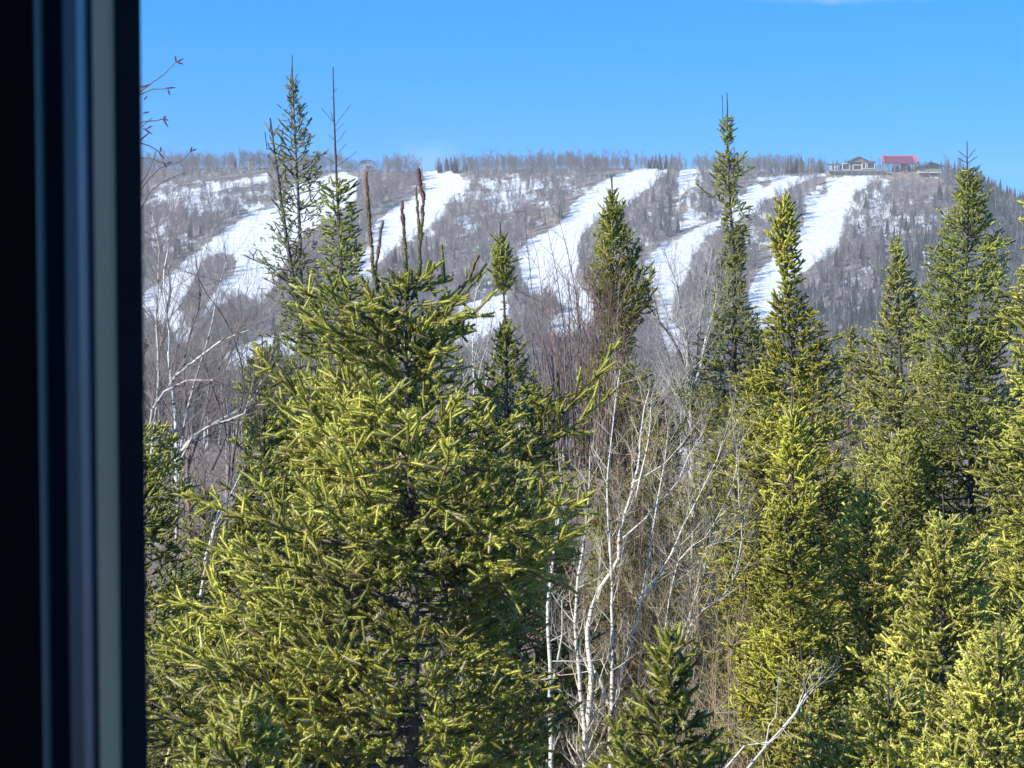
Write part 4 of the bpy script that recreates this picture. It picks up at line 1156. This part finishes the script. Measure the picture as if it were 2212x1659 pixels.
# ------------------------------------------------------------------ buildings on the ridge
class MB:
    def __init__(s): s.V = []; s.F = []
    def quad(s, pts):
        k = len(s.V); s.V += [tuple(p) for p in pts]; s.F.append(tuple(range(k, k + len(pts))))
    def box(s, x0, x1, y0, y1, z0, z1):
        k = len(s.V)
        s.V += [(x, y, z) for z in (z0, z1) for x, y in ((x0, y0), (x1, y0), (x1, y1), (x0, y1))]
        s.F += [tuple(k + i for i in f) for f in ((3, 2, 1, 0), (4, 5, 6, 7), (0, 1, 5, 4), (1, 2, 6, 5), (2, 3, 7, 6), (3, 0, 4, 7))]
    def bar(s, a, b, w):
        a = Vector(a); b = Vector(b); d = (b - a).normalized(); r = Vector((0, 1, 0)) if abs(d.y) < .9 else Vector((0, 0, 1))
        x = d.cross(r).normalized() * w / 2; y = d.cross(x).normalized() * w / 2
        k = len(s.V); s.V += [tuple(p + i * x + j * y) for p in (a, b) for i, j in ((-1, -1), (1, -1), (1, 1), (-1, 1))]
        s.F += [tuple(k + i for i in f) for f in ((3, 2, 1, 0), (4, 5, 6, 7), (0, 1, 5, 4), (1, 2, 6, 5), (2, 3, 7, 6), (3, 0, 4, 7))]
    def gable(s, x0, x1, y0, y1, ze, zr, th=.35):
        """roof slabs, ridge along y, gable facing the camera"""
        xm = (x0 + x1) / 2
        for a, b in ((x0, xm), (x1, xm)):
            k = len(s.V)
            s.V += [(a, y0, ze), (b, y0, zr), (b, y1, zr), (a, y1, ze), (a, y0, ze + th), (b, y0, zr + th), (b, y1, zr + th), (a, y1, ze + th)]
            s.F += [tuple(k + i for i in f) for f in ((3, 2, 1, 0), (4, 5, 6, 7), (0, 1, 5, 4), (1, 2, 6, 5), (2, 3, 7, 6), (3, 0, 4, 7))]
    def build(s, name, mat, parent=None):
        me = bpy.data.meshes.new(name); me.from_pydata(s.V, [], s.F); me.update()
        return obj(name, me, mat, parent)
M_DARKROOF = mat_plain('dark_shingle', (0.075, 0.085, 0.08), .8)
M_RED = mat_plain('red_metal_roof', (0.13, 0.028, 0.055), .45, amp=.1)
M_REDT = mat_plain('red_trim', (0.45, 0.08, 0.06), .5, amp=.05)
M_WOOD = mat_plain('grey_timber', (0.20, 0.165, 0.14), .8, noise=2)
M_TRIM = mat_plain('cream_trim', (0.62, 0.58, 0.48), .6, amp=.05)
M_WALLD = mat_plain('brown_siding', (0.13, 0.105, 0.10), .8, noise=2)
M_GLASS = mat_plain('window_glass', (0.03, 0.04, 0.055), .08, .6, amp=.1)
M_TEAL = mat_plain('teal_glass_rail', (0.10, 0.26, 0.27), .2, .6, amp=.2)
M_ROCK = mat_plain('stone_base', (0.27, 0.24, 0.215), .9, noise=1.2, amp=.4)
def bx(px): return (px * S - 512) * K * 1396.0     # overview px -> metres across at the ridge
ZL = float(at(1850 * S, 378 * S, 1396)[2])
def bz(row): return float(at(1850 * S, row * S, 1396)[2]) - ZL
def lodge():
    r = empty('ski_lodge', (0, 1396, ZL)); tag(r, 'long ski lodge with dark gabled roof, cream window frames and deck, on the ridge', 'lodge')
    a = MB(); a.box(bx(1786), bx(1905), -1.5, 10, bz(392), bz(368)); a.build('foundation', M_ROCK, r)
    a = MB(); a.box(bx(1816), bx(1884), 1.5, 9.5, bz(367.5), bz(352)); a.quad([(bx(1829), .6, bz(351)), (bx(1877), .6, bz(351)), (bx(1853), .6, bz(339.6))]); a.quad([(bx(1829), 9, bz(351)), (bx(1853), 9, bz(339.6)), (bx(1877), 9, bz(351))]); a.build('wall', M_WALLD, r)
    a = MB(); a.gable(bx(1826), bx(1880), -.3, 10, bz(351), bz(339), .5); a.build('roof', M_DARKROOF, r)
    a = MB(); a.box(bx(1868), bx(1890), -.1, 9.8, bz(350.5), bz(347.5)); a.build('wing_roof', M_DARKROOF, r)
    a = MB(); a.box(bx(1786), bx(1812), .5, 8, bz(356), bz(353.5)); a.build('porch_roof', M_DARKROOF, r)
    for x in (1788, 1794, 1800, 1806):
        a = MB(); a.box(bx(x), bx(x) + .35, .8, 1.2, bz(368), bz(356)); a.build('porch_post', M_TRIM, r)
    for x0, x1, z0, z1 in ((1817, 1834, 367, 352.6), (1840, 1859, 367, 355.5), (1870, 1887, 365, 351.5), (1860, 1868, 365, 351.5)):
        f = MB(); w = .35; X0, X1, Z0, Z1 = bx(x0), bx(x1), bz(z0), bz(z1)
        f.box(X0, X0 + w, .9, 1.25, Z0, Z1); f.box(X1 - w, X1, .9, 1.25, Z0, Z1); f.box(X0 + w, X1 - w, .9, 1.25, Z1 - w, Z1); f.box(X0 + w, X1 - w, .9, 1.25, Z0, Z0 + w)
        fo = f.build('window', M_TRIM, r); g = MB(); g.box(X0 + w, X1 - w, 1.26, 1.4, Z0 + w, Z1 - w); g.build('pane', M_GLASS, fo)
    a = MB(); a.box(bx(1784), bx(1915), -3.4, .4, bz(370.5), bz(369)); a.build('deck', M_WOOD, r)
    a = MB(); a.box(bx(1784), bx(1885), -3.4, -3.25, bz(366.6), bz(366.1))
    for k in range(22): xx = bx(1784) + k * (bx(1885) - bx(1784)) / 21; a.box(xx - .04, xx + .04, -3.4, -3.3, bz(369), bz(366.6))
    a.build('railing', M_WOOD, r)
    a = MB(); a.box(bx(1886), bx(1914), -3.4, -3.3, bz(368.8), bz(362)); a.build('glass_railing', M_TEAL, r)
    for k in range(11):
        xx = bx(1787) + k * (bx(1912) - bx(1787)) / 10; a = MB(); a.box(xx - .18, xx + .18, -3.2, -2.8, bz(388) - 1.5, bz(370.6)); a.build('deck_post', M_WOOD, r)
lodge()
def red_hall():
    r = empty('gondola_station', (0, 1404, ZL)); tag(r, 'long building with a bright red curved roof beside the lodge', 'building')
    X0, X1 = bx(1908), bx(1980); a = MB(); n = 8; pts = []
    for i in range(n + 1):
        t = i / n; pts.append((-4 + 9 * t, bz(352) + (bz(336) - bz(352)) * math.sin(t * PI / 2) ** 1.2))
    for i in range(n):
        (y0, z0), (y1, z1) = pts[i], pts[i + 1]
        a.quad([(X0 + 2, y0, z0), (X1 - 1.5, y0, z0), (X1 - 1.5, y1, z1), (X0 + 2, y1, z1)])
        a.quad([(X0 + 2, y0, z0 - .4), (X0 + 2, y1, z1 - .4), (X1 - 1.5, y1, z1 - .4), (X1 - 1.5, y0, z0 - .4)])
    a.quad([(X0 + 2, y, z) for y, z in pts] + [(X0 + 2, 5, pts[0][1] - .4)]); a.quad([(X1 - 1.5, y, z) for y, z in reversed(pts)] + [(X1 - 1.5, -4, pts[0][1] - .4)])
    a.build('roof', M_RED, r)
    for x in (X0, X1 - 1.5):
        a = MB()
        for i in range(n): a.bar((x + 1 - (1.5 if x == X0 else -.5) * (1 - i / n), pts[i][0] - .4, pts[i][1] + .3), (x + 1 - (1.5 if x == X0 else -.5) * (1 - (i + 1) / n), pts[i + 1][0] - .4, pts[i + 1][1] + .3), 1.3)
        a.build('roof_end_trim', M_REDT, r)
    a = MB(); a.bar((X0 + 1.5, 5, bz(335.4)), (X1 - .8, 5, bz(335.4)), .8); a.build('ridge_trim', M_REDT, r)
    a = MB(); a.box(X0 + 12, X1 - 5, -1, 4.5, bz(372), bz(352.5)); a.build('wall', M_WALLD, r)
    a = MB(); a.box(X0 + 14, X1 - 8, -1.3, -1.02, bz(362), bz(354)); a.build('window', M_GLASS, r)
    for k in range(5):
        xx = X0 + 3 + k * (X1 - X0 - 6) / 4; a = MB(); a.box(xx - .2, xx + .2, -3.4, -3.0, bz(378), bz(352.4)); a.build('column', M_WOOD, r)
red_hall()
def cabin():
    r = empty('cabin', (0, 1386, ZL)); tag(r, 'wooden gabled building with overhanging roof and balcony at the right end of the ridge', 'building')
    a = MB(); a.box(bx(1976), bx(2024), 0, 9, bz(405), bz(360.5)); xm = (bx(1976) + bx(2024)) / 2
    a.quad([(bx(1976), -.02, bz(360.5)), (bx(2024), -.02, bz(360.5)), (xm, -.02, bz(355))]); a.build('wall', M_WOOD, r)
    a = MB(); a.gable(bx(1968), bx(2031), -2.2, 10, bz(361.5), bz(352.5), .45); a.build('roof', M_DARKROOF, r)
    a = MB(); a.box(bx(1972), bx(2024), -2.4, -.1, bz(374.5), bz(373)); a.build('balcony', M_TRIM, r)
    a = MB(); a.box(bx(1994), bx(2020), -2.2, -1.9, bz(371), bz(366.5)); a.build('balcony_rail', M_WOOD, r)
    a = MB(); a.box(bx(1999), bx(2018), -.25, -.05, bz(389), bz(380)); a.build('garage_door', M_TRIM, r)
    a = MB(); a.box(bx(1990), bx(2020), -.2, -.03, bz(366), bz(361.5)); a.build('window', M_GLASS, r)
    for x in (1973, 1996, 2023): a = MB(); a.box(bx(x), bx(x) + .4, -2.3, -1.9, bz(400) - 2, bz(374.6)); a.build('post', M_WOOD, r)
cabin()
def dome():
    y = 1399.0; x0, x1 = (778 * S - 512) * K * y, (812 * S - 512) * K * y; xm = (x0 + x1) / 2; R = (x1 - x0) / 2
    zb = float(at(795 * S, 364 * S, y)[2]); zt = float(at(795 * S, 345 * S, y)[2])
    r = empty('chairlift_station', (xm, y, zb)); tag(r, 'small arched teal chairlift station on the ridge left of the centre', 'lift station')
    H = zt - zb; a = MB(); n = 14
    pr = [(math.cos(PI * i / n) * R, H * .45 + math.sin(PI * i / n) * H * .55) for i in range(n + 1)]
    for i in range(n):
        (p, z), (q, w) = pr[i], pr[i + 1]
        a.quad([(p, -3, z), (q, -3, w), (q, 4, w), (p, 4, z)]); a.quad([(p * .93, -3, z - .5), (p * .93, 4, z - .5), (q * .93, 4, w - .5), (q * .93, -3, w - .5)]); a.quad([(p, -3, z), (p * .93, -3, z - .5), (q * .93, -3, w - .5), (q, -3, w)])
    a.build('canopy', mat_plain('teal_shell', (0.015, 0.07, 0.09), .5), r)
    a = MB(); a.box(-R * .55, R * .75, -2, 3, -.8, H * .5); a.build('wall', mat_plain('blue_grey_panel', (0.30, 0.34, 0.40), .6), r)
    a = MB()
    for i in (-2, -1, 0, 1): a.box(i * R * .3, i * R * .3 + R * .22, -2.2, -2.02, H * .52, H * .82)
    a.build('window', M_TEAL, r)
    a = MB(); a.box(-R * .1, R * .6, -2.3, -2.02, 0, H * .3); a.build('door', M_GLASS, r)
dome()
# lift towers on the runs
def tower(px, row, h, label):
    P_, ok = raycast(px, row, 900); p = P_[0]
    r = empty('lift_tower', p); tag(r, label, 'lift tower')
    a = MB(); a.box(-.3, .3, -.3, .3, -1, h); a.build('mast', M_WOOD, r)
    a = MB(); a.box(-2.6, 2.6, -.25, .25, h, h + .4); a.build('crossarm', M_WOOD, r)
tower(262, 315, 13, 'thin lift tower pole on the lower left ski run')
tower(249, 178, 9, 'lift tower pole on the snow edge at the left ridge')

# ------------------------------------------------------------------ the room and its window
def room():
    M_IN = mat_plain('dim_plaster', (0.60, 0.62, 0.66), .8)
    M_OUT = mat_plain('house_siding', (0.22, 0.20, 0.17), .8)
    yf = 0.62
    a = MB()
    a.box(-4, -.55, yf, yf + .22, -.3, 12); a.box(1.5, 4, yf, yf + .22, -.3, 12); a.box(-.55, 1.5, yf, yf + .22, -.3, 8.0); a.box(-.55, 1.5, yf, yf + .22, 10.1, 12)
    tag(a.build('wall_front', M_OUT), kind='structure')
    a = MB(); a.box(-4.2, -4.0, -5, yf + .22, -.3, 12); tag(a.build('wall_left', M_IN), kind='structure')
    a = MB(); a.box(4.0, 4.2, -5, yf + .22, -.3, 12); tag(a.build('wall_right', M_IN), kind='structure')
    a = MB(); a.box(-4.2, 4.2, -5.2, -5.0, -.3, 12); tag(a.build('wall_back', M_IN), kind='structure')
    a = MB(); a.box(-4, 4, -5, yf, 7.3, 7.5); tag(a.build('floor', M_IN), kind='structure')
    a = MB(); a.box(-4, 4, -5, yf, 10.5, 10.7); tag(a.build('ceiling', M_IN), kind='structure')
    a = MB(); a.box(-4.4, 4.4, -5.4, yf + .5, 12.0, 12.25); tag(a.build('house_roof', M_DARKROOF), kind='structure')
    r = empty('window', (0, yf, 8.0)); tag(r, 'dark blurred vertical window frame with blue, teal and tan strips along the left side', 'window')
    yy = 0.70
    def xs(px, y=yy): return (px - 512) * K * y
    def strip(name, p0, y0, p1, y1, c, rough=.4, spec=.4, th=.03):
        """one upright profile of the frame; its face runs in plan from (p0, y0) to (p1, y1)"""
        A, B = (xs(p0, y0), y0 - yf), (xs(p1, y1), y1 - yf)
        Bb = (xs(p1, y1 + th), y1 + th - yf); Ab = (xs(p0 - 3, y0 + th), y0 + th - yf)
        k = [A, B, Bb, Ab]; m = MB(); n = len(m.V)
        m.V = [(x, y, z) for z in (.101, 2.099) for x, y in k]
        m.F = [(3, 2, 1, 0), (4, 5, 6, 7), (0, 1, 5, 4), (1, 2, 6, 5), (2, 3, 7, 6), (3, 0, 4, 7)]
        return m.build(name, mat_plain(name + '_paint', c, rough, spec, amp=.05), r)
    strip('jamb', -330, .65, 38, .655, (0.10, 0.14, 0.16))
    strip('teal_bead', 38.2, .656, 46.6, .672, (0.05, 0.14, 0.15))
    strip('dark_channel', 46.8, .673, 66, .675, (0.07, 0.08, 0.14))
    strip('inner_track', 66.2, .676, 79.6, .682, (0.02, 0.025, 0.06))
    strip('blue_track', 79.8, .683, 88.6, .70, (0.05, 0.16, 0.24))
    strip('seal', 88.8, .701, 95.4, .703, (0.01, 0.01, 0.07))
    strip('tan_weatherstrip', 95.6, .704, 116.6, .75, (0.75, 0.50, 0.28), .7, .2)
    strip('outer_sash', 116.8, .751, 143.5, .756, (0.05, 0.075, 0.11))
    m = MB(); m.box(1.42, 1.5, 0.0, .2, .1, 2.1); m.build('right_jamb', M_WALLD, r)
    m = MB(); m.box(-.42, 1.5, -.12, .26, .0, .1); m.build('sill', M_TRIM, r)
room()

# ------------------------------------------------------------------ air
def haze():
    a = MB(); a.box(-1450, 1450, -130, 2350, -260, 92)
    m = bpy.data.materials.new('air'); m.use_nodes = True; nt = m.node_tree
    nt.nodes.remove(nt.nodes['Principled BSDF'])
    v = nt.nodes.new('ShaderNodeVolumePrincipled'); v.inputs['Color'].default_value = (1.0, 1.0, 1.0, 1); v.inputs['Density'].default_value = 0.00014
    nt.links.new(v.outputs[0], nt.nodes['Material Output'].inputs['Volume'])
    tag(a.build('haze', m), 'thin pale air over the valley and the far hill', 'haze', kind='stuff')
haze()
